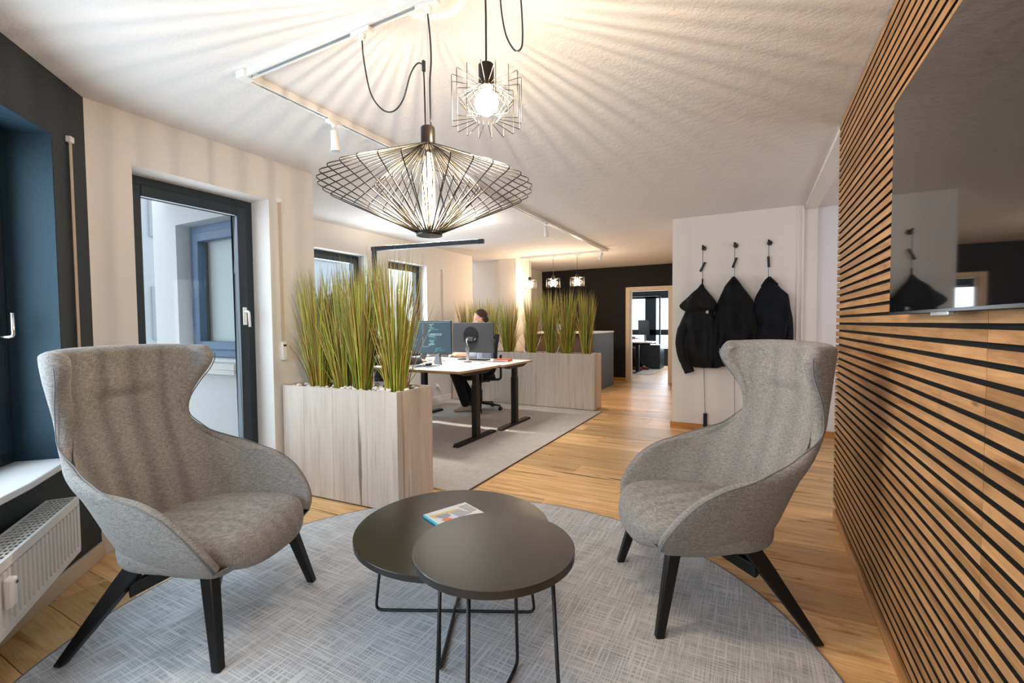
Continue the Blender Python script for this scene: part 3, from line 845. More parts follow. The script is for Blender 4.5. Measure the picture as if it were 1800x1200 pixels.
# front panel with pressed ribs
prof = [(0, 0)]
n_r = 26; pitch_r = (RL-.05)/n_r; a = .025
for k in range(n_r):
    prof += [(a, 0), (a+pitch_r*.14, -.010), (a+pitch_r*.42, -.010), (a+pitch_r*.56, 0)]; a += pitch_r
prof.append((RL, 0))
mb = MB(); P_ = []
for z in (RZ0+.028, RZ0+.040, RZ1-.052, RZ1-.040):
    deep = 0 if z in (RZ0+.028, RZ1-.040) else 1
    P_.append([tuple(ro + rd*x + rn_*(d*deep) + Vector((0,0,z))) for x, d in prof])
mb.grid(P_)
obj('front_panel', mb, M_radw, rad)
mb = MB(); rb(mb, 0, RL, -.012, 0, RZ0, RZ0+.028); rb(mb, 0, RL, -.012, 0, RZ1-.040, RZ1-.006)
obj('panel_rail', mb, M_radw, rad, bevel=.003)
mb = MB(); rb(mb, 0, RL, -RT, -RT+.012, RZ0, RZ1-.01); obj('back_panel', mb, M_radw, rad)
mb = MB(); rb(mb, -.002, 0, -RT, 0, RZ0+.01, RZ1-.012); obj('side_panel', mb, M_radw, rad)
mb = MB(); rb(mb, RL, RL+.002, -RT, 0, RZ0+.01, RZ1-.012); obj('side_panel', mb, M_radw, rad)
mb = MB()
rb(mb, 0, RL, -RT, -RT+.012, RZ1-.008, RZ1); rb(mb, 0, RL, -.010, .002, RZ1-.010, RZ1); rb(mb, 0, .012, -RT+.012, -.010, RZ1-.006, RZ1); rb(mb, RL-.012, RL, -RT+.012, -.010, RZ1-.006, RZ1)
gr = obj('grille_frame', mb, M_radw, rad)
for k in range(1, 30):
    m_ = MB(); aa = .012 + k*(RL-.024)/30; rb(m_, aa-.0035, aa+.0035, -RT+.012, -.010, RZ1-.004, RZ1-.0005); obj('grille_bar', m_, M_radw, gr)
for k in range(1, 6):
    m_ = MB(); dd = -RT+.012 + k*(RT-.022)/6; rb(m_, .012, RL-.012, dd-.0022, dd+.0022, RZ1-.0055, RZ1-.003); obj('grille_bar', m_, M_radw, gr)
mb = MB(); rb(mb, .012, RL-.012, -RT+.02, -.015, RZ0+.03, RZ0+.035); obj('convector', mb, M_greypl, rad)
mb = MB(); rb(mb, .15, .19, -RT-.042, -RT, RZ0+.03, RZ1-.03); rb(mb, .78, .82, -RT-.15, -RT, RZ0+.03, RZ1-.03); obj('wall_bracket', mb, M_radw, rad)
hc = MB()
q = lambda a, d, z: tuple(ro + rd*a + rn_*d + Vector((0,0,z)))
za, zb, a0, a1 = .298, .405, .640, .682
hc.hexa([q(a0,.0,za), q(a1,.0,za), q(a1,.022,za+.006), q(a0,.022,za+.006)], [q(a0,.0,zb), q(a1,.0,zb), q(a1,.026,zb-.004), q(a0,.026,zb-.004)])
h_ = obj('heat_meter', hc, M_whitepl, rad, bevel=.006, label='white heat cost meter')
mb = MB().hexa([q(.647,.0268,.378), q(.659,.0268,.378), q(.659,.0275,.378), q(.647,.0275,.378)], [q(.647,.0268,.388), q(.659,.0268,.388), q(.659,.0275,.388), q(.647,.0275,.388)])
obj('meter_display', mb, M_blkpl, h_)
va = MB().tube([q(.86,-.09,RZ1+.012), q(.80,-.09,RZ1+.012)], .016, 12).tube([q(.80,-.09,RZ1+.012), q(.765,-.09,RZ1+.012)], .012, 12)
obj('valve', va, M_blkpl, rad, smooth=True, label='black radiator valve')

# ------------------------------------------------------------------ planters
def pebble_mesh(k):
    r_ = random.Random(k); m = MB().ball((0,0,0), (1, .8, .62), 10, 6)
    m.v = [tuple(Vector(v)*(1+.22*noise.noise(Vector(v)*1.4+Vector((k*7, 0, 0))))) for v in m.v]
    return mesh_of('pebble', m, M_pebble, True)
PEB = [pebble_mesh(k) for k in range(4)]
def planter(name, label, corner, ang, L_, W_, Hh, boards, npeb, z0=0):
    """corner = front right corner; local x runs to the left end (negative), y to the back"""
    t = thing(name, label, 'planter', (corner[0], corner[1], z0), ang, 'wood panelled planters')
    T = .018
    x = 0
    fr = boards[:]; tot = sum(fr)
    for b in fr:
        wd_ = b/tot*L_
        obj('board', MB().box((x-wd_+.0006, 0, .012), (x-.0006, T, Hh)), M_board, t, local=True, bevel=.0012)
        obj('board', MB().box((x-wd_+.0006, W_-T, .012), (x-.0006, W_, Hh)), M_board, t, local=True, bevel=.0012)
        x -= wd_
    for s0, s1 in ((T+.0006, W_*.36), (W_*.36+.0012, W_-T-.0006)):
        obj('end_board', MB().box((-T, s0, .012), (0, s1, Hh)), M_board, t, local=True, bevel=.0012)
        obj('end_board', MB().box((-L_, s0, .012), (-L_+T, s1, Hh)), M_board, t, local=True, bevel=.0012)
    obj('plinth', MB().box((-L_+.015, .015, 0), (-.015, W_-.015, .012)), M_blkpl, t, local=True)
    liner = obj('soil_bed', MB().box((-L_+T, T, .012), (-T, W_-T, Hh-.03)), plain('dark_soil', '#4b4038', .95), t, local=True)
    r_ = random.Random(len(boards))
    for k in range(npeb):
        s_ = r_.uniform(.013, .024)
        px = r_.uniform(-L_+T+.026, -T-.026); py = r_.uniform(T+.024, W_-T-.024)
        if r_.random() < .5: py = r_.choice((T+.026, T+.05, W_-T-.03)) 
        inst('pebble', PEB[k % 4], liner, (px, py, Hh-.026+r_.uniform(.0, .018)), (r_.uniform(-.5,.5), r_.uniform(-.5,.5), r_.uniform(0, 6)), (s_,)*3)
    return t
P1A = math.radians(3.0)
planter('planter_box', 'tall whitewashed wood planter near the balcony door, filled with white pebbles and grass', (-2.068, 2.285), P1A, 1.08, .40, .815, [.27, .31, .29, .22], 150)
planter('planter_box', 'longer whitewashed wood planter behind the desks, in front of the slate counter', (-2.0, 6.298), 0, 2.47, .33, .82, [.30, .31, .30, .31, .30, .31, .32, .32], 120)

# grass: one mesh per clump, blades are three-sided tapering stems with their own tone
mG = N('grass_blade')
at = mG.n('ShaderNodeAttribute'); at.attribute_name = 'tone'; at.attribute_type = 'GEOMETRY'
at2 = mG.n('ShaderNodeAttribute'); at2.attribute_name = 'along'; at2.attribute_type = 'GEOMETRY'
cl = mG.ramp(at.outputs['Fac'], [(.0, srgb('#435f1c')), (.30, srgb('#84962c')), (.55, srgb('#c4c546')), (.72, srgb('#d2bb58')), (.84, srgb('#a06830')), (1.0, srgb('#8c4322'))])
cl = mG.mix(mG.math('MULTIPLY', at2.outputs['Fac'], .35), cl, srgb('#cfc07a'))
mG.set(cl, .55, 0, .35); M_grass = mG.m
def grass_mesh(seed, n=270, h=1.0, r0=.075, r1=.16, fat=1.0):
    r_ = random.Random(seed); V = []; F_ = []; tone = []; along = []
    for b in range(n):
        a = r_.uniform(0, 2*PI); q = math.sqrt(r_.random())
        x0, y0 = r0*q*math.cos(a), r0*q*math.sin(a)*.85
        hh = h*(.38 + .62*r_.random()**.75) if r_.random() < .85 else h*r_.uniform(.9, 1.06)
        out = r1*(q*.75 + r_.uniform(-.15, .4)); 
        if r_.random() < .06: out *= 1.8; hh *= .75
        ox, oy = out*math.cos(a+r_.uniform(-.4,.4)), out*math.sin(a+r_.uniform(-.4,.4))*.8
        wdt = r_.uniform(.0022, .0050)*fat; tw = r_.uniform(0, PI); bend = r_.uniform(1.0, 1.9)
        tn = min(1, max(0, r_.gauss(.38, .26) if r_.random() < .78 else r_.uniform(.7, 1)))
        sag = r_.uniform(0, .06); n0 = len(V); seg = 5
        for k in range(seg):
            f = k/seg; ww = wdt*(1-.55*f)
            cx, cy_2, cz = x0+ox*f**bend, y0+oy*f**bend, hh*f - sag*f*f*.5
            for j in range(3):
                an = tw + 2*PI*j/3; sq = 1.0 if j == 0 else .9
                V.append((cx+ww*math.cos(an)*sq, cy_2+ww*math.sin(an)*sq, cz)); tone.append(tn); along.append(f**2)
        V.append((x0+ox, y0+oy, hh-sag*.5)); tone.append(tn); along.append(1)
        for k in range(seg-1):
            for j in range(3):
                F_.append((n0+3*k+j, n0+3*k+(j+1)%3, n0+3*k+3+(j+1)%3, n0+3*k+3+j))
        for j in range(3): F_.append((n0+3*(seg-1)+j, n0+3*(seg-1)+(j+1)%3, len(V)-1))
    me = bpy.data.meshes.new('ornamental_grass'); me.from_pydata(V, [], F_); me.materials.append(M_grass)
    me.polygons.foreach_set('use_smooth', [True]*len(me.polygons))
    for nm, d in (('tone', tone), ('along', along)):
        me.attributes.new(nm, 'FLOAT', 'POINT').data.foreach_set('value', d)
    return me
GR = [grass_mesh(k, 330) for k in range(4)]
GRf = [grass_mesh(10+k, 170, .98, .075, .165, 1.45) for k in range(4)]
def on_planter(cx, cyy, ang, lx, ly): return (cx + lx*math.cos(ang) - ly*math.sin(ang), cyy + lx*math.sin(ang) + ly*math.cos(ang))
near_lab = ['ornamental grass clump in the near planter, first from the balcony door', 'ornamental grass clump in the near planter, second from the balcony door',
            'ornamental grass clump in the near planter, third from the balcony door', 'ornamental grass clump in the near planter at its aisle end, tallest and widest']
for i, lx in enumerate((-.87, -.67, -.45, -.185)):
    x, y = on_planter(-2.068, 2.285, P1A, lx, .19 + (.03 if i % 2 else -.02))
    g = inst('ornamental_grass', GR[i], None, (x, y, .785), (0, 0, i*1.3), (1.0, 1.0, (.93, .95, 1.0, 1.04)[i]))
    tag(g, near_lab[i], 'grass plant', 'ornamental grass clumps')
    ROOT[g.name] = Vector((x, y, .785))
ordn = ['eighth and farthest', 'seventh', 'sixth', 'fifth', 'fourth', 'third', 'second', 'first']
for i, lx in enumerate((-2.25, -2.04, -1.78, -1.49, -1.06, -.76, -.48, -.19)):
    x, y = on_planter(-2.0, 6.298, 0, lx, .17 + (.02 if i % 2 else -.02))
    g = inst('ornamental_grass', GRf[i % 4], None, (x, y, .79), (0, 0, i*1.1+.4), (1, 1, (.92, .95, .94, .96, 1.0, 1.06, 1.04, 1.03)[i]))
    tag(g, 'ornamental grass clump in the far planter, %s from its aisle end' % ordn[i], 'grass plant', 'ornamental grass clumps')

# ------------------------------------------------------------------ ceiling track lights
def rail_mesh(length):      # along local x, open slot facing down
    m = MB(); h_ = .034; w_ = .0185
    m.box((0, -w_, -h_), (length, -w_+.006, 0)).box((0, w_-.006, -h_), (length, w_, 0)).box((0, -w_+.006, -.008), (length, w_-.006, 0))
    m.box((0, -w_+.006, -h_), (length, -w_+.0095, -h_+.003)).box((0, w_-.0095, -h_), (length, w_-.006, -h_+.003))
    return m
M_slot = plain('grey_track_slot', '#8a939d', .5)
trk = thing('ceiling_track', 'white ceiling track running along the room and across it at both ends', 'track light rail', (-2.18, 1.395, H))
def rail(a, b):
    a = Vector(a); b = Vector(b); L_ = (b-a).length; an = math.atan2(b.y-a.y, b.x-a.x)
    M4 = Matrix.Translation(a) @ Matrix.Rotation(an, 4, 'Z')
    r_ = obj('rail', rail_mesh(L_).xf(M4), M_whitemet, trk)
    obj('slot', MB().box((.06, -.0085, -.030), (L_-.06, .0085, -.0085)).xf(M4), M_slot, r_)
TX = -2.18; TY0, TY1 = 1.395, 7.50
rail((TX+.03, TY0, H), (.44, TY0, H)); rail((TX, TY0+.03, H), (TX, TY1-.03, H)); rail((TX-.03, TY1, H), (-3.78, TY1+.03, H))
for x, y in ((TX, TY0), (TX, TY1)):
    obj('corner_joint', MB().box((x-.031, y-.031, H-.036), (x+.031, y+.031, H)), M_whitemet, trk, bevel=.004)
def track_adapter(mb, x, y, along):
    dx, dy = (.05, .0155) if along == 'x' else (.0155, .05)
    mb.box((x-dx, y-dy, H-.052), (x+dx, y+dy, H-.0342)); mb.lathe([(.014, -.066), (.016, -.052)], (x, y, H), 14); return mb
def spot(label, y, tilt, x=TX):
    t = thing('track_spotlight', label, 'spotlight', (x, y, H), 0, 'white track spotlights')
    obj('adapter', track_adapter(MB(), x, y, 'y'), M_whitemet, t, bevel=.002)
    obj('stem', MB().tube([(x, y, H-.066), (x, y, H-.105)], .005, 8), M_whitemet, t, smooth=True)
    d = Vector((math.sin(tilt), .15, -math.cos(tilt))).normalized(); p = Vector((x, y, H-.105)) - d*.02
    obj('lamp_head', MB().tube([p, p+d*.004, p+d*.075, p+d*.115], [.012, .019, .024, .030], 18), M_whitemet, t, auto=True)
    obj('lens', MB().tube([p+d*.1152, p+d*.1165], .026, 18), M_slot, t)
    return t
spot('white track spotlight above the first grass planter', 1.92, -.05)
spot('white track spotlight over the aisle beside the desks', 5.0, .05)
spot('white track spotlight at the far corner of the ceiling track', 7.25, -.35)

# ------------------------------------------------------------------ pendants
def pendant_wire(prof, r=.0018, rad_=.02, closed=False):
    pts = [(p[0], 0, p[1]) for p in prof]
    return MB().tube(fillet(pts, rad_, 3), r, 6)
M_socket = plain('dark_bronze_socket', '#2c2622', .35, .6)
def bulb_light(name, loc, power, r, col=(1, .80, .58)):
    o = point(name, loc, power, col, r); return o
# the big diamond
PB = Vector((-1.087, 1.395, 1.595))
pd = thing('diamond_pendant_lamp', 'large black diamond shaped wire pendant lamp with a long glowing bulb', 'pendant lamp', PB)
zT, zM, zBt = .338, .172, .012
big_me = mesh_of('outer_wire', pendant_wire([(.030, zT), (.400, zM), (.046, zBt)], .0021, .022), M_wire, True)
sml_me = mesh_of('inner_wire', pendant_wire([(.030, zT-.004), (.200, zM), (.046, zBt+.004)], .0019, .016), M_wire, True)
NW = 34
for k in range(NW):
    inst('outer_wire', big_me, pd, (0,0,0), (0, 0, 2*PI*k/NW))
    inst('inner_wire', sml_me, pd, (0,0,0), (0, 0, 2*PI*(k+.5)/NW))
obj('bottom_ring', MB().lathe([(.024, 0), (.048, 0), (.050, .006), (.046, .016), (.024, .014)], (0,0,0), 40), M_wire, pd, local=True, auto=True)
obj('socket', MB().lathe([(.0255, zT-.006), (.0265, zT), (.0265, zT+.062), (.024, zT+.066)], (0,0,0), 32), M_socket, pd, local=True, auto=True)
bulb = MB().lathe([(.012, zT-.03), (.016, zT-.045), (.021, zT-.075), (.0235, zT-.14), (.0235, zT-.24), (.019, zT-.278), (.010, zT-.296), (.001, zT-.30)], (0,0,0), 20)
bo = obj('bulb', bulb, M_bulbg, pd, local=True, smooth=True, label='long clear filament bulb')
for k in range(6):
    a = 2*PI*k/6
    obj('filament', MB().tube([(.007*math.cos(a), .007*math.sin(a), zT-.055), (.013*math.cos(a), .013*math.sin(a), zT-.16), (.008*math.cos(a+.5), .008*math.sin(a+.5), zT-.275)], .0012, 5), M_fil, bo, local=True)
cb = spline([(0, .004, .80), (.004, .004, .62), (.010, .004, .52), (.005, .004, .47), (.006, .004, zT+.066)], 5)
cb = [(.008, 0, H-PB.z-.075)] + [(.018, 0, .72), (.020, 0, .64), (.013, 0, .56), (.015, 0, zT+.066)]
obj('cable', MB().tube(spline(cb, 6), .0032, 8), M_blkpl, pd, local=True, smooth=True)
obj('hanging_wire', MB().tube([(.004, .002, H-PB.z-.07), (.004, .002, .64), (-.002, .0, zT+.066)], .0008, 5), M_chrome, pd, local=True)
obj('cable_clip', MB().box((-.020, -.006, .612), (-.009, .006, .652)), M_blkpl, pd, local=True, bevel=.002)
sw = [(-.325, 0, H-PB.z-.075), (-.318, 0, .74), (-.285, 0, .60), (-.225, 0, .520), (-.165, 0, .500), (-.115, 0, .535), (-.080, 0, .615), (-.048, 0, .648), (-.022, 0, .640), (-.0145, 0, .60), (-.012, 0, .50), (-.011, 0, zT+.066)]
obj('looped_cable', MB().tube(spline(sw, 6), .0030, 8), M_blkpl, pd, local=True, smooth=True)
for xx in (.008, -.325):
    m = track_adapter(MB(), PB.x+xx, PB.y, 'x').lathe([(.006, -.076), (.013, -.066)], (PB.x+xx, PB.y, H), 14)
    obj('track_adapter', m, M_whitemet, pd, bevel=.002)
bulb_light('pendant_bulb_light', (PB.x, PB.y, PB.z+zT-.15), 29, .0040)

def small_pendant(label, loc, drop, swag, along, white=False):
    """loc = bottom of the socket"""
    t = thing('wire_pendant_lamp', label, 'pendant lamp', loc, 0, 'small wire cage pendant lamps')
    pr_ = [(.028, .004), (.122, .026), (.122, -.132), (.040, -.112), (.098, -.046), (.030, .0)]
    me = mesh_of('cage_wire', pendant_wire(pr_, .0012, .006), M_wire, True)
    for k in range(16): inst('cage_wire', me, t, (0,0,0), (0,0,2*PI*k/16))
    obj('socket', MB().lathe([(.027, -.004), (.027, .072), (.023, .076)], (0,0,0), 28), M_socket, t, local=True, auto=True)
    g = MB().lathe([(.014, -.004), (.020, -.016), (.036, -.034), (.042, -.055), (.036, -.078), (.020, -.092), (.001, -.097)], (0,0,0), 20)
    obj('bulb', g, M_bulb, t, local=True, smooth=True, label='glowing globe bulb')
    pts = [(0,0,.076), (.001,0,.076+(drop-.076)*.5), (0,0,drop-.075)]
    obj('cable', MB().tube(pts, .0036, 8), M_blkpl, t, local=True, smooth=True)
    if swag: obj('looped_cable', MB().tube(spline(swag, 6), .0030, 8), M_blkpl, t, local=True, smooth=True)
    for xx in [0] + ([swag[0][0]] if swag else []):
        m = track_adapter(MB(), loc[0]+xx, loc[1], along).lathe([(.006, -.076), (.013, -.066)], (loc[0]+xx, loc[1], H), 14)
        obj('track_adapter', m, M_whitemet, t, bevel=.002)
    return t
SP = (-.83, 1.395, 2.085)
small_pendant('black wire cage pendant lamp with a globe bulb above the diamond pendant', SP, H-SP[2],
    [(.15, 0, H-SP[2]-.07), (.135, 0, .30), (.140, 0, .20), (.142, 0, .13), (.136, 0, .092), (.112, 0, .092), (.080, 0, .15), (.062, 0, .24), (.056, 0, .34), (.05, 0, H-SP[2]-.06)], 'x')
for i, (x, lab) in enumerate(((-3.60, 'far wire cage pendant lamp beside the lit white pillar'), (-3.14, 'far wire cage pendant lamp, middle of the row of three'), (-2.69, 'far wire cage pendant lamp nearest the aisle'))):
    y = 7.50 + .03*(TX-x)/1.6
    small_pendant(lab, (x, y, 2.03), H-2.03, None, 'x')
# ------------------------------------------------------------------ desks
DZ = .787
def desk(label, x0, x1, y0, y1, xleg, grp='white sit-stand desks'):
    t = thing('standing_desk', label, 'desk', ((x0+x1)/2, (y0+y1)/2, .010), 0, grp)
    obj('tabletop', MB().box((x0, y0, DZ-.004), (x1, y1, DZ)), M_desk, t)
    obj('plywood_core', MB().box((x0+.0005, y0+.0005, DZ-.025), (x1-.0005, y1-.0005, DZ-.004)), M_ply, t)
    yc = (y0+y1)/2
    obj('frame_beam', MB().box((x0+.25, yc-.05, DZ-.075), (x1-.10, yc-.015, DZ-.028)).box((x0+.25, yc+.015, DZ-.075), (x1-.10, yc+.05, DZ-.028)), M_blkmetal, t)
    for xl in xleg:
        obj('side_bracket', MB().hexa([(xl-.028, y0+.20, DZ-.068), (xl+.028, y0+.20, DZ-.068), (xl+.028, y1-.20, DZ-.068), (xl-.028, y1-.20, DZ-.068)], [(xl-.028, y0+.05, DZ-.026), (xl+.028, y0+.05, DZ-.026), (xl+.028, y1-.05, DZ-.026), (xl-.028, y1-.05, DZ-.026)]), M_blkmetal, t, bevel=.002)
        lg = obj('leg', MB().box((xl-.034, yc-.036, .040), (xl+.034, yc+.036, DZ-.18)), M_blkmetal, t, bevel=.003)
        obj('inner_column', MB().box((xl-.028, yc-.030, DZ-.18), (xl+.028, yc+.030, DZ-.068)), M_blkmetal, lg, bevel=.002)
        obj('foot', MB().hexa([(xl-.036, y0, .0105), (xl+.036, y0, .0105), (xl+.036, y1, .0105), (xl-.036, y1, .0105)], [(xl-.036, y0+.03, .040), (xl+.036, y0+.03, .040), (xl+.036, y1-.03, .040), (xl-.036, y1-.03, .040)]), M_blkmetal, t, bevel=.003)
    return t
d1 = desk('nearer white sit-stand desk with a code screen on it', -4.20, -2.595, 3.782, 4.575, (-2.66, -4.05))
obj('control_panel', MB().hexa([(-3.42, 3.775, DZ-.050), (-3.32, 3.775, DZ-.050), (-3.32, 3.84, DZ-.045), (-3.42, 3.84, DZ-.045)], [(-3.42, 3.782, DZ-.0255), (-3.32, 3.782, DZ-.0255), (-3.32, 3.85, DZ-.0255), (-3.42, 3.85, DZ-.0255)]), M_greypl, d1)
desk('farther white sit-stand desk with an orange book on it', -4.18, -2.555, 4.622, 5.405, (-2.62, -4.03))

def text_rows(mb, x0, x1, z0, z1, y, rows, seed, dense=.7, indent=True):
    r_ = random.Random(seed); h = (z1-z0)/rows
    for k in range(rows):
        z = z1 - (k+.5)*h
        if r_.random() > dense: continue
        x = x0 + (r_.choice((0, .04, .08, .12))*(x1-x0) if indent else 0)
        while x < x1*1 - .01:
            wl = r_.uniform(.03, .22)*(x1-x0); e = min(x+wl, x1)
            mb.box((x, y-.0004, z-h*.18), (e, y, z+h*.18)); x = e + .02*(x1-x0)
            if r_.random() < .35: break
    return mb
def monitor(name, label, x0, x1, z0, z1, y, screen, front=-1, stand=True, rot=0, group='computer monitors', zbase=DZ):
    """screen faces -y when front = -1, the back faces the camera when front = +1"""
    t = thing(name, label, 'monitor', ((x0+x1)/2, y, zbase), rot, group)
    cx, cyy = (x0+x1)/2, y
    d = .018
    ya, yb = (y, y+d) if front < 0 else (y, y+d)
    obj('casing', MB().box((x0, ya, z0), (x1, yb, z1)), M_blkpl if front < 0 else plain('anthracite_monitor_back', '#33363b', .45), t, bevel=.004)
    if front < 0:
        obj('screen', MB().box((x0+.006, y-.001, z0+.018), (x1-.006, y+.001, z1-.006)), screen, t)
        obj('lower_bezel', MB().box((x0+.002, y-.0015, z0+.001), (x1-.002, y+.001, z0+.017)), M_greypl, t)
    else:
        obj('screen', MB().box((x0+.006, y+d-.001, z0+.018), (x1-.006, y+d+.001, z1-.006)), screen, t)
    return t
M_scr = emit('dark_code_screen', (.030, .062, .085, 1), 1.0)
M_scrw = emit('white_screen', (.80, .90, 1.0, 1), 1.0)
M_code = emit('pale_code_text', (.45, .62, .66, 1), .8)
M_code2 = emit('teal_code_text', (.08, .42, .42, 1), .8)
M_code3 = emit('orange_code_text', (.55, .22, .12, 1), .8)
mx0, mx1, mz0, mz1, my = -3.750, -3.152, .905, 1.307, 4.43
m1 = monitor('computer_monitor', 'monitor showing dark code editor on the nearer desk', mx0, mx1, mz0, mz1, my, M_scr)
yy2 = my-.0012
obj('code_text', text_rows(MB(), mx0+.26, mx1-.07, 1.0, 1.27, yy2, 19, 3, .8), M_code, m1, label='pale lines of code')
obj('code_text', text_rows(MB(), mx0+.26, mx1-.14, .995, 1.265, yy2-.0001, 19, 8, .35), M_code2, m1, label='teal lines of code')
obj('file_tree_text', text_rows(MB(), mx0+.035, mx0+.11, .98, 1.28, yy2, 26, 5, .85, False), M_code, m1)
obj('file_tree_text', text_rows(MB(), mx0+.02, mx0+.05, 1.10, 1.26, yy2-.0001, 16, 9, .5, False), M_code3, m1, label='reddish file names')
obj('editor_frame', MB().box((mx0+.175, yy2-.0004, .995), (mx0+.178, yy2, 1.275)).box((mx0+.175, yy2-.0004, .992), (mx0+.26, yy2, .995)).box((mx0+.02, yy2-.0004, 1.289), (mx1-.02, yy2, 1.292)), M_code, m1)
obj('terminal_text', text_rows(MB(), mx0+.36, mx1-.02, .925, .985, yy2, 5, 11, .95, False), M_code2, m1)
def arm_stand(t, x, y, xm, zm, mat):
    obj('desk_clamp', MB().box((x-.03, y-.02, DZ), (x+.03, y+.03, DZ+.012)), mat, t)
    obj('arm_post', MB().tube([(x, y, DZ+.012), (x, y, DZ+.115)], .013, 12), mat, t, auto=True)
    obj('arm', MB().tube([(x, y, DZ+.115), (x-.02, y-.0, DZ+.14), (xm, y+.02, zm)], [.012, .014, .011], 10), mat, t, smooth=True)
# forked stand of the code monitor
obj('stand', MB().hexa([(-3.36, 4.36, DZ), (-3.26, 4.33, DZ), (-3.24, 4.37, DZ), (-3.36, 4.40, DZ)], [(-3.40, 4.45, .94), (-3.35, 4.445, .94), (-3.35, 4.47, .94), (-3.40, 4.475, .94)])
   .hexa([(-3.66, 4.36, DZ), (-3.58, 4.40, DZ), (-3.58, 4.44, DZ), (-3.68, 4.40, DZ)], [(-3.57, 4.445, .94), (-3.52, 4.45, .94), (-3.52, 4.475, .94), (-3.57, 4.47, .94)])
   .box((-3.56, 4.45, .93), (-3.36, 4.475, 1.08)), M_greypl, m1, bevel=.003, label='dark forked stand')
m2 = monitor('computer_monitor', 'monitor with white screen behind the near grass, beside the code monitor', -4.40, -3.765, .905, 1.307, 4.44, M_scrw)
arm_stand(m2, -4.05, 4.50, -4.05, 1.05, M_blkpl)
bx0, bx1, bz0, bz1, by = -3.425, -2.815, .905, 1.282, 4.84
m3 = monitor('computer_monitor', 'monitor seen from its dark grey back on the farther desk', bx0, bx1, bz0, bz1, by, M_scrw, 1)
cxm = -3.145
rg = obj('back_plate', MB().tube([(cxm, by+.001, 1.125), (cxm, by-.006, 1.125)], .108, 40), M_blkpl, m3, auto=True, label='round black back plate')
obj('plate_recess', MB().tube([(cxm, by-.0061, 1.125), (cxm, by-.0072, 1.125)], .103, 40), M_blkmetal, rg, auto=True)
obj('mount_cover', MB().box((cxm-.10, by-.0085, 1.045), (cxm+.10, by-.0074, 1.112)), M_blkpl, m3)
obj('mount_head', MB().box((cxm-.045, by-.03, 1.045), (cxm+.045, by-.0085, 1.10)), M_greypl, m3, bevel=.004)
obj('maker_lettering', MB().box((cxm-.035, by-.0080, 1.172), (cxm+.030, by-.0073, 1.178)), M_chrome, rg)
obj('arm', MB().tube([(-3.185, by-.045, 1.075), (-3.165, by-.055, 1.02), (-3.155, by-.06, .99)], [.007, .006, .006], 8).tube([(-3.185, by-.045, 1.075), (-3.16, by-.032, 1.075)], .010, 8).tube([(-3.055, by-.032, 1.085), (-3.075, by-.032, 1.06)], .005, 8), M_chrome, m3, smooth=True, label='chrome monitor arm')
obj('arm_post', MB().tube([(-3.155, by-.062, DZ+.002), (-3.15, by-.062, .985)], .019, 14).tube([(-3.15, by-.062, .93), (-3.15, by-.062, .965)], .027, 14), M_chrome, m3, auto=True, label='chrome post with clamp')
obj('desk_clamp', MB().box((-3.195, by-.10, DZ+.0002), (-3.115, by-.03, DZ+.010)), M_greypl, m3, bevel=.002)

tag(obj('keyboard', MB().box((-3.50, 5.06, DZ+.0005), (-3.06, 5.18, DZ+.016)), M_blkpl, None, bevel=.004), 'black keyboard on the farther desk below the monitor', 'keyboard')
tag(obj('mouse_pad', MB().box((-3.50, 4.02, DZ+.0005), (-3.17, 4.26, DZ+.004)), M_greypl, None, bevel=.001), 'dark grey mouse pad at the edge of the nearer desk', 'mouse pad')
tag(obj('mouse', MB().ball((-3.31, 4.20, DZ+.019), (.033, .055, .017), 16, 10), M_blkpl, None, smooth=True), 'black computer mouse on the grey pad under the hand', 'mouse')
tag(obj('keyboard', MB().box((-4.02, 3.98, DZ+.0005), (-3.58, 4.11, DZ+.016)), M_blkpl, None, bevel=.004), 'black keyboard on the nearer desk behind the grass', 'keyboard')
tag(obj('cable_grommet', MB().lathe([(.036, DZ+.0002), (.036, DZ+.003), (.028, DZ+.003)], (-2.90, 4.72, 0), 24), M_blkpl, None, auto=True), 'small round black cable grommet set into the farther desk', 'grommet')
# orange book
bk = thing('book', 'orange book lying on the corner of the farther desk', 'book', (-2.83, 5.10, DZ), math.radians(12))
obj('pages', MB().box((-.098, -.098, .003), (.097, .098, .022)), M_paper, bk, local=True)
obj('cover', MB().box((-.10, -.10, .022), (.10, .10, .026)).box((-.10, -.10, .0003), (.10, .10, .003)).box((.097, -.10, .003), (.10, .10, .022)), M_orange, bk, local=True, label='orange cover')
# cable bundle, cables
cbn = MB(); rc = random.Random(5)
for k in range(7):
    pts = [(-3.60+.30*rc.random(), 4.47+.05*rc.random(), DZ+.012+.05*rc.random()) for _ in range(6)]
    pts.sort(); cbn.tube(spline(pts, 5), .0045, 6)
tag(obj('cable_bundle', cbn, M_whitepl, None, smooth=True), 'tangle of white cables on the desk behind the code monitor stand', 'cables')
tag(obj('power_cable', MB().tube(spline([(-3.75, 4.30, DZ-.03), (-3.76, 4.35, .55), (-3.90, 4.5, .25), (-4.2, 4.7, .05), (-4.47, 4.9, .03)], 6), .004, 6), M_greypl, None, smooth=True), 'dark cable hanging from the nearer desk to the floor', 'cable')
so = thing('wall_socket', 'white wall socket with a plug and cable below the office window', 'socket', (-4.499, 5.90, .28))
obj('cover_plate', MB().box((-4.499, 5.86, .24), (-4.489, 5.94, .32)), M_whitepl, so, bevel=.003)
obj('plug', MB().tube([(-4.489, 5.90, .28), (-4.455, 5.90, .28)], .02, 14), M_whitepl, so, auto=True)
obj('cable', MB().tube(spline([(-4.455, 5.90, .275), (-4.44, 5.93, .2), (-4.45, 6.0, .13), (-4.47, 6.12, .11)], 6), .004, 6), M_whitepl, so, smooth=True)

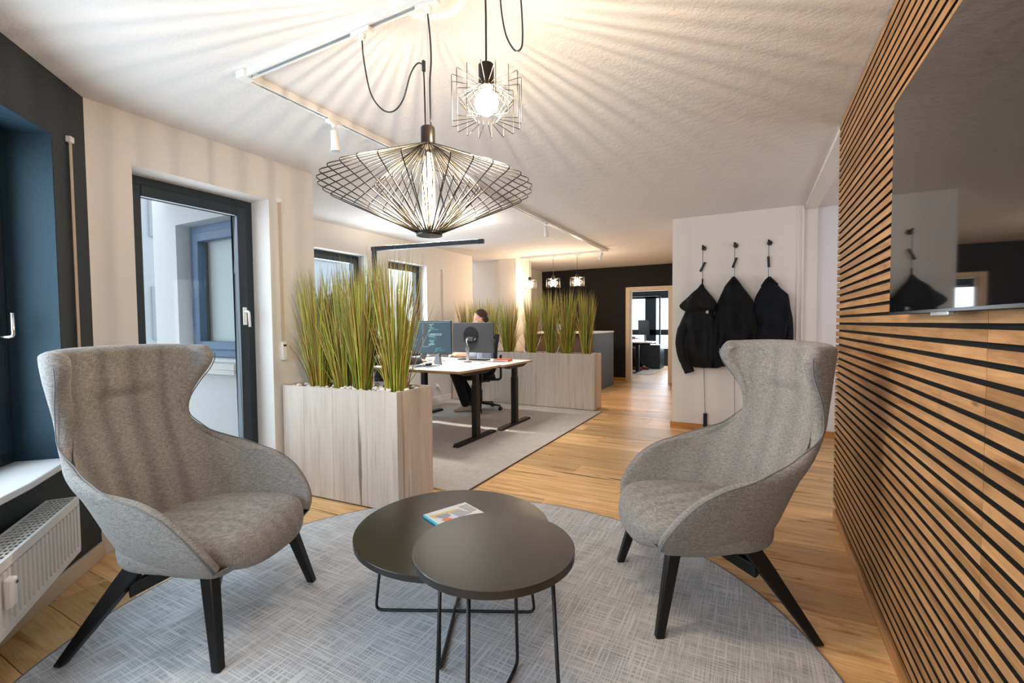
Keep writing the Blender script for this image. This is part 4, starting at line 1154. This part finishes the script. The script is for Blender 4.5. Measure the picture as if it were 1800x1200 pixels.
# office floor lamp with a long bar
lp_ = thing('office_floor_lamp', 'tall anthracite office lamp with a long straight bar over the desks', 'floor lamp', (-4.30, 4.30, .010))
LZ = 2.215
A = Vector((-4.22, 4.30, LZ)); B = Vector((-2.755, 4.535, LZ)); dl = (B-A).normalized(); sd = dl.cross(Vector((0,0,1)))*.024
obj('base_plate', MB().box((-4.42, 4.12, .0105), (-4.12, 4.48, .022)), M_anth, lp_, bevel=.003)
obj('pole', MB().box((-4.245, 4.28, .022), (-4.195, 4.32, LZ-.025)), M_anth, lp_, bevel=.003)
A2 = A - dl*.03
obj('lamp_bar', MB().hexa([A2-sd-Vector((0,0,.025)), A2+sd-Vector((0,0,.025)), B+sd-Vector((0,0,.025)), B-sd-Vector((0,0,.025))], [A2-sd+Vector((0,0,.025)), A2+sd+Vector((0,0,.025)), B+sd+Vector((0,0,.025)), B-sd+Vector((0,0,.025))]), M_anth, lp_, bevel=.002)
a_, b_ = A.lerp(B, .12), A.lerp(B, .95)
for nm, z0, z1, ml in (('upper_light_strip', .0252, .0262, M_led), ('lower_light_strip', -.0262, -.0252, M_led2)):
    obj(nm, MB().hexa([a_-sd*.7+Vector((0,0,z0)), a_+sd*.7+Vector((0,0,z0)), b_+sd*.7+Vector((0,0,z0)), b_-sd*.7+Vector((0,0,z0))], [a_-sd*.7+Vector((0,0,z1)), a_+sd*.7+Vector((0,0,z1)), b_+sd*.7+Vector((0,0,z1)), b_-sd*.7+Vector((0,0,z1))]), ml, lp_)

lc = (a_+b_)/2
ld = area('office_lamp_downlight', (lc.x, lc.y, LZ-.028), (0, 0, -1), 1.15, .03, 22, (1, .95, .86)); ld.data.spread = math.radians(110)
ld.rotation_euler = (0, 0, math.atan2(dl.y, dl.x))
# ------------------------------------------------------------------ office chairs
def office_chair(label, loc, rot):
    t = thing('office_chair', label, 'chair', loc, rot, 'black office swivel chairs')
    base = MB()
    for k in range(5):
        a = 2*PI*k/5 + .3; u = Vector((math.cos(a), math.sin(a), 0)); v = Vector((-u.y, u.x, 0))
        p = u*.03; e = u*.30
        base.hexa([p-v*.022+Vector((0,0,.085)), p+v*.022+Vector((0,0,.085)), e+v*.014+Vector((0,0,.062)), e-v*.014+Vector((0,0,.062))], [p-v*.02+Vector((0,0,.125)), p+v*.02+Vector((0,0,.125)), e+v*.013+Vector((0,0,.082)), e-v*.013+Vector((0,0,.082))])
        c = obj('caster', MB().tube([e-v*.022+Vector((0,0,.029)), e-v*.004+Vector((0,0,.029))], .028, 16).tube([e+v*.004+Vector((0,0,.029)), e+v*.022+Vector((0,0,.029))], .028, 16).tube([e+Vector((0,0,.03)), e+Vector((0,0,.064))], .007, 8), M_blkpl, t, local=True, auto=True)
    obj('star_base', base, M_blkpl, t, local=True, bevel=.004)
    obj('gas_lift', MB().tube([(0,0,.10), (0,0,.30)], .028, 16).tube([(0,0,.30), (0,0,.42)], .018, 16), M_blkmetal, t, local=True, auto=True)
    obj('mechanism', MB().box((-.14, -.09, .415), (.12, .09, .455)), M_blkpl, t, local=True, bevel=.01)
    obj('seat', MB().box((-.22, -.24, .457), (.26, .24, .515)), M_chairm, t, local=True, bevel=.03, seg=3)
    R_ = []
    for z, x, w_ in ((.60, -.235, .20), (.72, -.25, .225), (.88, -.255, .225), (1.02, -.275, .20), (1.10, -.29, .17)):
        R_.append([(x + .035*(abs(q)**2), q*w_, z) for q in np.linspace(-1, 1, 9)])
    bk_ = obj('backrest', MB().grid(R_), M_chairm, t, local=True, smooth=True)
    sl = bk_.modifiers.new('thick', 'SOLIDIFY'); sl.thickness = .035
    obj('back_bar', MB().tube(fillet([(-.10, 0, .44), (-.30, 0, .44), (-.30, 0, .80)], .05), .018, 10), M_blkpl, t, local=True, smooth=True)
    for s_ in (-1, 1):
        ar = obj('armrest', MB().tube(fillet([(-.02, s_*.20, .44), (-.02, s_*.29, .44), (-.02, s_*.29, .67)], .03), .016, 8), M_blkpl, t, local=True, smooth=True)
        obj('arm_pad', MB().box((-.14, s_*.29-.04, .67), (.11, s_*.29+.04, .695)), M_blkpl, ar, local=True, bevel=.01)
    return t
oc = office_chair('black office swivel chair behind the farther desk with a person on it', (-3.52, 5.66, .010), math.radians(212))
dup(oc, (-3.46, 3.30, .010), math.radians(93), 'black office swivel chair in front of the nearer desk, behind the grass')

# ------------------------------------------------------------------ people (seated)
def remeshed(name, mb, mat, parent, voxel, smooth_it=4, label=None):
    o = obj(name, mb, mat, parent, smooth=True, local=True, label=label)
    r_ = o.modifiers.new('join', 'REMESH'); r_.mode = 'VOXEL'; r_.voxel_size = voxel; r_.use_smooth_shade = True
    q = o.modifiers.new('soft', 'SMOOTH'); q.factor = .5; q.iterations = smooth_it
    return o
def lerp3(a, b, t): return tuple(a[i] + (b[i]-a[i])*t for i in range(3))
def seated_person(label, loc, rot, J, shirt, shoe_mat, voxel=.0065, hair=True, hand_grip=True):
    """J: joints in local coordinates, x forward, y left"""
    t = thing('person', label, 'person', loc, rot)
    b = MB()
    hip, chest, neck, head = J['hip'], J['chest'], J['neck'], J['head']
    HR = Matrix.Rotation(J.get('turn', 0), 3, 'Z') @ Matrix.Rotation(J.get('nod', 0), 3, 'Y')
    H_ = Vector(head); hp = lambda x, y, z: tuple(H_ + HR @ Vector((x, y, z)))
    b.ball(hip, (.13, .17, .11)); b.capsule(hip, chest, .125, .13); b.ball(chest, (.11, .165, .13)); b.capsule(chest, neck, .10, .056)
    b.capsule(neck, hp(-.012, 0, -.03), .054, .052)
    b.ball(hp(-.012, 0, .035), (.097, .077, .092), 20, 14, HR); b.ball(hp(.022, 0, -.040), (.066, .060, .082), 18, 12, HR)
    b.capsule(hp(.088, 0, .012), hp(.108, 0, -.030), .009, .014); b.ball(hp(.083, 0, -.068), (.012, .024, .008), 12, 8, HR); b.ball(hp(.070, 0, -.102), (.022, .026, .018), 12, 8, HR)
    for s_ in (-1, 1):
        b.ball(hp(-.010, s_*.078, -.008), (.018, .009, .032), 12, 8, HR)
        b.capsule(hp(.076, s_*.05, .026), hp(.086, s_*.016, .028), .008, .008)
    for sd_ in ('l', 'r'):
        sh_, el, wr_ = J['sh_'+sd_], J['el_'+sd_], J['wr_'+sd_]
        b.capsule(chest, sh_, .09, .062); b.capsule(sh_, el, .052, .040); b.capsule(el, wr_, .040, .027)
        # hand: palm and five bent fingers
        w0 = Vector(wr_); d_ = (w0-Vector(el)); d_.z *= .3; d_.normalize()
        if J.get('hd_'+sd_): d_ = Vector(J['hd_'+sd_]).normalized()
        sdv = d_.cross(Vector((0,0,1))).normalized(); thumb = -1 if sd_ == 'l' else 1     # thumb on the inner side
        pc = w0 + d_*.055
        b.capsule(w0 + d_*.01, pc + sdv*.018, .024, .021); b.capsule(w0 + d_*.01, pc - sdv*.018, .024, .021)
        for i, (off, L_) in enumerate(((-.031, .066), (-.0105, .076), (.0105, .072), (.031, .055))):
            k_ = pc + d_*.022 + sdv*off*1.0; m_ = k_ + d_*L_*.5 + Vector((0,0,.004)); e_ = m_ + d_*L_*.42 - Vector((0,0,.020))
            b.capsule(k_, m_, .0092, .0085, 10); b.capsule(m_, e_, .0085, .0072, 10)
        tb = w0 + d_*.030 - sdv*thumb*(-.026); tm = tb + d_*.028 + sdv*thumb*.022; te = tm + d_*.026 + sdv*thumb*.004 - Vector((0,0,.008))
        b.capsule(tb, tm, .013, .010, 10); b.capsule(tm, te, .010, .0085, 10)
        kn, an = J['kn_'+sd_], J['an_'+sd_]
        b.capsule(J['hp_'+sd_], kn, .082, .056); b.capsule(kn, an, .052, .036)
        b.capsule(an, (an[0]+.12, an[1], .035), .036, .026)
    body = remeshed('body', b, M_skin, t, voxel)
    # clothing follows the limbs a little larger
    c = MB(); c.ball(hip, (.14, .18, .115)); c.capsule(hip, chest, .137, .142); c.ball(chest, (.122, .178, .142)); c.capsule(chest, lerp3(chest, neck, .75), .112, .075)
    tr = MB(); tr.ball(hip, (.148, .186, .118))
    for sd_ in ('l', 'r'):
        sh_, el, wr_ = J['sh_'+sd_], J['el_'+sd_], J['wr_'+sd_]
        c.capsule(chest, sh_, .102, .073); c.capsule(sh_, el, .064, .053); c.capsule(el, lerp3(el, wr_, J.get('sleeve', .92)), .052, .038)
        kn, an = J['kn_'+sd_], J['an_'+sd_]
        tr.capsule(J['hp_'+sd_], kn, .100, .082); tr.capsule(kn, lerp3(kn, an, .93), .080, .066)
        sx = MB(); f0 = Vector(J.get('ft_'+sd_, (1, 0, 0))).normalized(); a_0 = Vector((an[0], an[1], 0))
        sx.capsule(a_0 - f0*.035 + Vector((0,0,.040)), a_0 + f0*.09 + Vector((0,0,.040)), .040, .043).capsule(a_0 + f0*.09 + Vector((0,0,.036)), a_0 + f0*.165 + Vector((0,0,.030)), .042, .028).capsule(a_0 - f0*.012 + Vector((0,0,.05)), Vector(an) + Vector((0,0,-.005)), .042, .043)
        sx.v = [(v[0], v[1], max(v[2], .002)) for v in sx.v]
        remeshed('shoe', sx, shoe_mat, t, .006, 2)
    remeshed('top', c, shirt, t, .009); remeshed('trousers', tr, M_trous, t, .010)
    h_ = MB()
    h_.ball(hp(-.022, 0, .050), (.100, .084, .094), 22, 14, HR); h_.ball(hp(-.045, 0, .0), (.078, .080, .085), 18, 12, HR)
    # keep hair off the face
    inv = HR.inverted()
    h_.v = [tuple(H_ + HR @ (lambda q: Vector((min(q.x, .050 - max(0, .090-q.z)*.70), q.y, q.z)))(inv @ (Vector(v)-H_))) for v in h_.v]
    remeshed('hair', h_, M_hair, t, .006, 3)
    for s_ in (-1, 1):
        e_ = obj('eye', MB().ball(hp(.077, s_*.031, .006), .0115, 12, 8), M_whitepl, t, smooth=True, local=True)
        obj('iris', MB().ball(hp(.0865, s_*.031, .006), .0045, 10, 6), M_blkpl, e_, smooth=True, local=True)
    return t
JB = dict(hip=(-.10, 0, .60), chest=(-.10, 0, .97), neck=(-.07, 0, 1.15), head=(-.02, .0, 1.325), turn=.02, nod=.18,
    sh_l=(-.07, .19, 1.07), sh_r=(-.07, -.19, 1.07), el_l=(.10, .26, .85), el_r=(.10, -.25, .84), wr_l=(.32, .34, .835), wr_r=(.30, .04, .835), hd_l=(.8, .5, 0),
    hp_l=(-.06, .09, .58), hp_r=(-.06, -.09, .58), kn_l=(.35, .13, .56), kn_r=(.35, -.12, .55), an_l=(.20, .08, .09), an_r=(.06, -.11, .09), ft_l=(1, .2, 0), sleeve=.45)
seated_person('person with brown hair in a pale shirt and black trousers, seated behind the farther monitor', (-3.53, 5.65, .010), math.radians(216), JB, M_shirt, M_shoe)
JA = dict(hip=(-.06, 0, .60), chest=(-.05, 0, .97), neck=(.0, 0, 1.15), head=(.05, 0, 1.315), nod=.15,
    sh_l=(.0, .19, 1.06), sh_r=(.0, -.19, 1.06), el_l=(.30, .27, .86), el_r=(.36, -.24, .875), wr_l=(.66, .20, .830), wr_r=(.78, -.10, .838),
    hp_l=(-.02, .09, .58), hp_r=(-.02, -.09, .58), kn_l=(.42, .13, .56), kn_r=(.42, -.13, .56), an_l=(.42, .14, .09), an_r=(.40, -.14, .09), sleeve=.95)
seated_person('person in a navy sweater seated at the nearer desk, mostly hidden by the near grass', (-3.42, 3.30, .010), math.radians(92), JA, M_navy, M_shoe)

# ------------------------------------------------------------------ counter behind the far planter
ct = thing('reception_counter', 'slate blue counter with a white top behind the far planter', 'counter', (-3.2, 8.3, 0))
obj('end_panel', MB().box((-2.555, 7.92, .0), (-2.53, 9.24, 1.075)), M_slate, ct, bevel=.002)
obj('front_panel', MB().box((-3.9, 7.94, .0), (-2.556, 7.965, 1.055)), M_counterw, ct, bevel=.002)
obj('countertop', MB().box((-3.9, 7.90, 1.075), (-2.525, 9.25, 1.105)), M_desk, ct, bevel=.003)
dc = MB()
for k in range(4):
    x = -3.85 + k*.22; dc.hexa([(x, 7.938, .3), (x+.008, 7.938, .3), (x+.008, 7.94, .3), (x, 7.94, .3)], [(x+.28, 7.938, 1.04), (x+.288, 7.938, 1.04), (x+.288, 7.94, 1.04), (x+.28, 7.94, 1.04)])
obj('inlay_lines', dc, M_whitepl, ct, label='pale diagonal inlay lines')
scn = thing('counter_screen', 'small pale screen standing on the white counter top between grass clumps', 'screen', (-3.30, 8.15, 1.105))
obj('casing', MB().box((-3.40, 8.14, 1.11), (-3.19, 8.165, 1.25)), M_whitepl, scn, bevel=.004)
obj('display', MB().box((-3.39, 8.1385, 1.12), (-3.20, 8.141, 1.24)), emit('pale_blue_display', (.55, .75, .9, 1), .7), scn)
obj('stand', MB().box((-3.33, 8.13, 1.105), (-3.26, 8.18, 1.111)), M_whitepl, scn)

# ------------------------------------------------------------------ coat hooks and coats
def coat_cord(label, x, zk, zt, zw, tilt, xw):
    t = thing('coat_cord', label, 'coat hook', (x, YC, zk), 0, 'black coat cords on the white wall')
    y = YC - .055
    obj('wall_knob', MB().tube([(x+.010, YC-.0005, zk), (x+.010, YC-.018, zk)], .026, 20).tube([(x+.008, YC-.018, zk+.002), (x, y-.012, zk+.022)], .011, 12), M_blkpl, t, auto=True)
    obj('cord', MB().tube([(x, y, zk+.012), (x, y, zt), (x, y-.0, 1.3), (xw, y, zw+.19)], .003, 6), M_greypl, t, smooth=True)
    d = Vector((math.sin(tilt), 0, math.cos(tilt)))*.058; c = Vector((x, y, zt))
    obj('toggle', MB().tube([c-d, c+d], .0125, 12), M_blkwood, t, auto=True)
    obj('weight', MB().tube([(xw, y, zw), (xw, y, zw+.19)], .021, 18), M_blkwood, t, auto=True)
    return t
coat_cord('black coat cord holding the hooded coat, nearest the corridor', -.522, 2.112, 1.895, .02, .45, -.483)
coat_cord('black coat cord holding the middle jacket', -.193, 2.115, 1.920, .015, .35, -.177)
coat_cord('black coat cord holding the navy jacket', .137, 2.114, 1.907, .02, -.05, .140)
def drape(rows, seed, folds=7, amp=.016, nz=60, nu=64, y0=YC):
    """rows: z, x left, x right, depth; hangs against the wall plane y0"""
    r_ = random.Random(seed); ph = [r_.uniform(0, 6) for _ in range(4)]
    Z = [r[0] for r in rows]; g = np.linspace(Z[0], Z[-1], nz); P_ = []
    arr = np.array(sorted(rows)); 
    for z in g:
        xl, xr, dp = (np.interp(z, arr[:, 0], arr[:, k]) for k in (1, 2, 3))
        cx = (xl+xr)/2; hw = (xr-xl)/2; f = (Z[0]-z)/(Z[0]-Z[-1]); L = []
        for k in range(nu):
            a = 2*PI*k/nu; c, s_ = math.cos(a), math.sin(a)
            x = hw*abs(c)**.8*(1 if c > 0 else -1); y = dp*.5*abs(s_)**.8*(1 if s_ > 0 else -1)
            if s_ < 0:
                y -= amp*min(1, f*3)*(math.sin(x*55+ph[0]+z*3) * .6 + math.sin(x*31+ph[1]-z*6)*.5 + .5*math.sin(z*24+ph[2]+x*20))
            L.append((cx+x + .006*math.sin(z*17+ph[3]), y0 - .012 - dp*.5 - amp*1.2 + y, z))
        P_.append(L)
    m = MB().grid(P_, True); n = len(P_); nuu = nu
    m.f.append(tuple(range(nuu))); m.f.append(tuple((n-1)*nuu+k for k in range(nuu-1, -1, -1))); return m
# hooded parka
pk = thing('hooded_coat', 'black hooded coat with a small white chest logo on the cord nearest the corridor', 'coat', (-.53, YC, 1.6), 0)
obj('torso', drape([(1.50, -.60, -.43, .10), (1.42, -.665, -.40, .14), (1.30, -.70, -.385, .17), (1.10, -.70, -.385, .18), (.90, -.69, -.38, .17), (.80, -.67, -.37, .15), (.745, -.60, -.37, .12)], 1, amp=.030), M_coat, pk, smooth=True)
hd = MB()
hr = [(1.70, -.535, -.508, .03), (1.655, -.565, -.49, .07), (1.60, -.625, -.455, .12), (1.55, -.68, -.42, .16), (1.50, -.735, -.385, .19), (1.455, -.765, -.36, .20), (1.42, -.745, -.36, .20), (1.385, -.69, -.38, .17), (1.36, -.64, -.40, .12)]
obj('hood', drape(hr, 4, amp=.020, nz=26), M_coat, pk, smooth=True)
obj('hanging_loop', MB().tube([(-.524, YC-.06, 1.69), (-.522, YC-.056, 1.76)], .008, 8), M_coat, pk, smooth=True)
obj('sleeve', MB().tube(spline([(-.64, YC-.10, 1.38), (-.715, YC-.13, 1.18), (-.735, YC-.14, .98), (-.69, YC-.14, .80), (-.655, YC-.14, .715)], 5), [.06]*5+[.068]*5+[.064]*5+[.056]*5+[.05], 16), M_coat, pk, smooth=True)
obj('sleeve', MB().tube(spline([(-.44, YC-.12, 1.38), (-.43, YC-.165, 1.18), (-.425, YC-.17, .98), (-.43, YC-.165, .80)], 5), [.045]*5+[.05]*5+[.048]*5+[.042], 16), M_coat, pk, smooth=True)
obj('cuff', MB().tube([(-.665, YC-.14, .745), (-.645, YC-.14, .685)], [.058, .054], 16), M_coat, pk, auto=True)
lg = MB()
for a in (0, 1.05, 2.1):
    d = Vector((math.cos(a), 0, math.sin(a)))*.020; lg.tube([Vector((-.455, YC-.222, 1.375))-d, Vector((-.455, YC-.222, 1.375))+d*(1 if a else .6)], .0035, 6)
obj('chest_logo', lg, M_logo, pk, label='small white angular chest logo')
# middle jacket
jk = thing('jacket', 'long plain black jacket on the middle cord', 'coat', (-.19, YC, 1.7), 0)
obj('body_panel', drape([(1.765, -.208, -.182, .05), (1.74, -.225, -.165, .08), (1.66, -.285, -.115, .12), (1.56, -.335, -.055, .15), (1.47, -.365, .005, .17), (1.36, -.375, .015, .18), (1.1, -.385, .02, .18), (.9, -.385, .02, .17), (.77, -.37, .01, .15)], 2, amp=.026), M_coat2, jk, smooth=True)
obj('sleeve', MB().tube(spline([(-.33, YC-.13, 1.42), (-.365, YC-.15, 1.2), (-.375, YC-.16, 1.0), (-.345, YC-.16, .82), (-.325, YC-.16, .76)], 5), [.045]*5+[.055]*5+[.055]*5+[.05]*5+[.045], 16), M_coat2, jk, smooth=True)
obj('sleeve', MB().tube(spline([(-.02, YC-.13, 1.42), (.015, YC-.14, 1.2), (.015, YC-.14, .95), (-.01, YC-.14, .80)], 5), [.045]*5+[.05]*5+[.05]*5+[.045], 16), M_coat2, jk, smooth=True)
obj('collar', MB().tube(spline([(-.25, YC-.13, 1.66), (-.195, YC-.155, 1.735), (-.135, YC-.13, 1.66)], 6), .016, 10), M_coat2, jk, smooth=True)
st = MB()
for k in range(4): st.box((-.345+.006*k, YC-.222, .93+.022*k), (-.338+.006*k, YC-.214, .938+.022*k))
obj('sleeve_print', st, M_greypl, jk, label='tiny grey print on the sleeve')
# navy jacket
nj = thing('jacket', 'navy jacket on the cord nearest the side room', 'coat', (.14, YC, 1.7), 0)
obj('body_panel', drape([(1.745, .125, .155, .05), (1.70, .10, .185, .09), (1.62, .06, .25, .13), (1.55, .03, .325, .16), (1.50, .01, .335, .16), (1.30, -.005, .335, .17), (1.05, -.01, .30, .17), (.85, -.01, .28, .16), (.78, 0, .27, .14)], 3, amp=.024), M_coat3, nj, smooth=True)
obj('sleeve', MB().tube(spline([(.285, YC-.11, 1.50), (.325, YC-.12, 1.3), (.335, YC-.12, 1.05), (.325, YC-.12, .82)], 5), [.035]*5+[.038]*5+[.038]*5+[.035], 16), M_coat3, nj, smooth=True)
obj('collar', MB().tube(spline([(.075, YC-.12, 1.64), (.14, YC-.15, 1.72), (.22, YC-.13, 1.65)], 6), .014, 10), M_coat3, nj, smooth=True)

# ------------------------------------------------------------------ the room beyond the far door
tag(obj('far_rug', MB().box((-3.59, 11.28, .0004), (-2.19, 13.6, .008)), M_rug2), 'grey rug in the room beyond the far door', 'rug')
fd = thing('far_desk', 'white desk with black legs in the room beyond the far door', 'desk', (-2.9, 12.0, .008))
obj('tabletop', MB().box((-3.5, 11.45, .76), (-2.18, 12.25, .785)), M_desk, fd)
obj('leg', MB().box((-2.66, 11.80, .03), (-2.58, 11.88, .76)), M_blkmetal, fd)
obj('foot', MB().box((-2.66, 11.45, .0085), (-2.58, 12.22, .03)), M_blkmetal, fd)
obj('frame_beam', MB().box((-3.4, 11.8, .70), (-2.3, 11.9, .759)), M_blkmetal, fd)
fm = thing('far_monitor', 'monitor on the desk beyond the far door', 'monitor', (-2.5, 12.0, .785), math.radians(40))
obj('casing', MB().box((-.012, -.28, .17), (.012, .28, .55)), M_greypl, fm, local=True, bevel=.004)
obj('stand', MB().box((.03, -.03, 0), (.05, .03, .40)).box((.012, -.03, .34), (.03, .03, .40)), M_chrome, fm, local=True)
obj('stand_foot', MB().box((-.09, -.12, 0), (.10, .12, .008)), M_chrome, fm, local=True)
tag(obj('far_keyboard', MB().box((-3.05, 11.6, .786), (-2.75, 11.8, .83)), M_blkpl, None, bevel=.01), 'dark items on the desk beyond the far door', 'desk items')
cbt = thing('low_cabinet', 'dark low cabinet by the window beyond the far door', 'cabinet', (-2.6, 13.1, .008))
obj('cabinet_body', MB().box((-3.2, 12.75, .0085), (-2.22, 13.4, .66)), M_anth, cbt, bevel=.003)
obj('door', MB().box((-3.19, 12.735, .03), (-2.73, 12.749, .645)), M_dark, cbt); obj('door', MB().box((-2.70, 12.735, .03), (-2.24, 12.749, .645)), M_dark, cbt)
fl_ = thing('far_floor_lamp', 'slim dark floor lamp by the window beyond the far door', 'floor lamp', (-2.38, 13.55, 0))
obj('base', MB().box((-2.5, 13.5, .0005), (-2.3, 13.7, .02)), M_blkmetal, fl_)
obj('pole', MB().box((-2.40, 13.58, .02), (-2.36, 13.62, 2.03)), M_blkmetal, fl_)
obj('bar', MB().box((-3.4, 13.57, 2.03), (-2.36, 13.63, 2.07)), M_blkmetal, fl_)
JC = dict(hip=(-.06, 0, .56), chest=(-.06, 0, .95), neck=(-.02, 0, 1.12), head=(.02, 0, 1.29),
    sh_l=(-.02, .19, 1.04), sh_r=(-.02, -.19, 1.04), el_l=(.22, .26, .86), el_r=(.22, -.26, .86), wr_l=(.45, .16, .835), wr_r=(.45, -.16, .835),
    hp_l=(-.02, .09, .54), hp_r=(-.02, -.09, .54), kn_l=(.42, .09, .53), kn_r=(.42, -.09, .53), an_l=(.66, .07, .10), an_r=(.50, -.10, .09), ft_l=(1, -.2, 0), ft_r=(1, .1, 0))
seated_person('person in dark trousers and brown leather shoes seated beyond the far door', (-3.30, 12.42, .008), math.radians(0), JC, M_navy, M_brown, voxel=.012)
fc = dup(oc, (-3.34, 12.42, .008), 0, 'black office swivel chair beyond the far door')
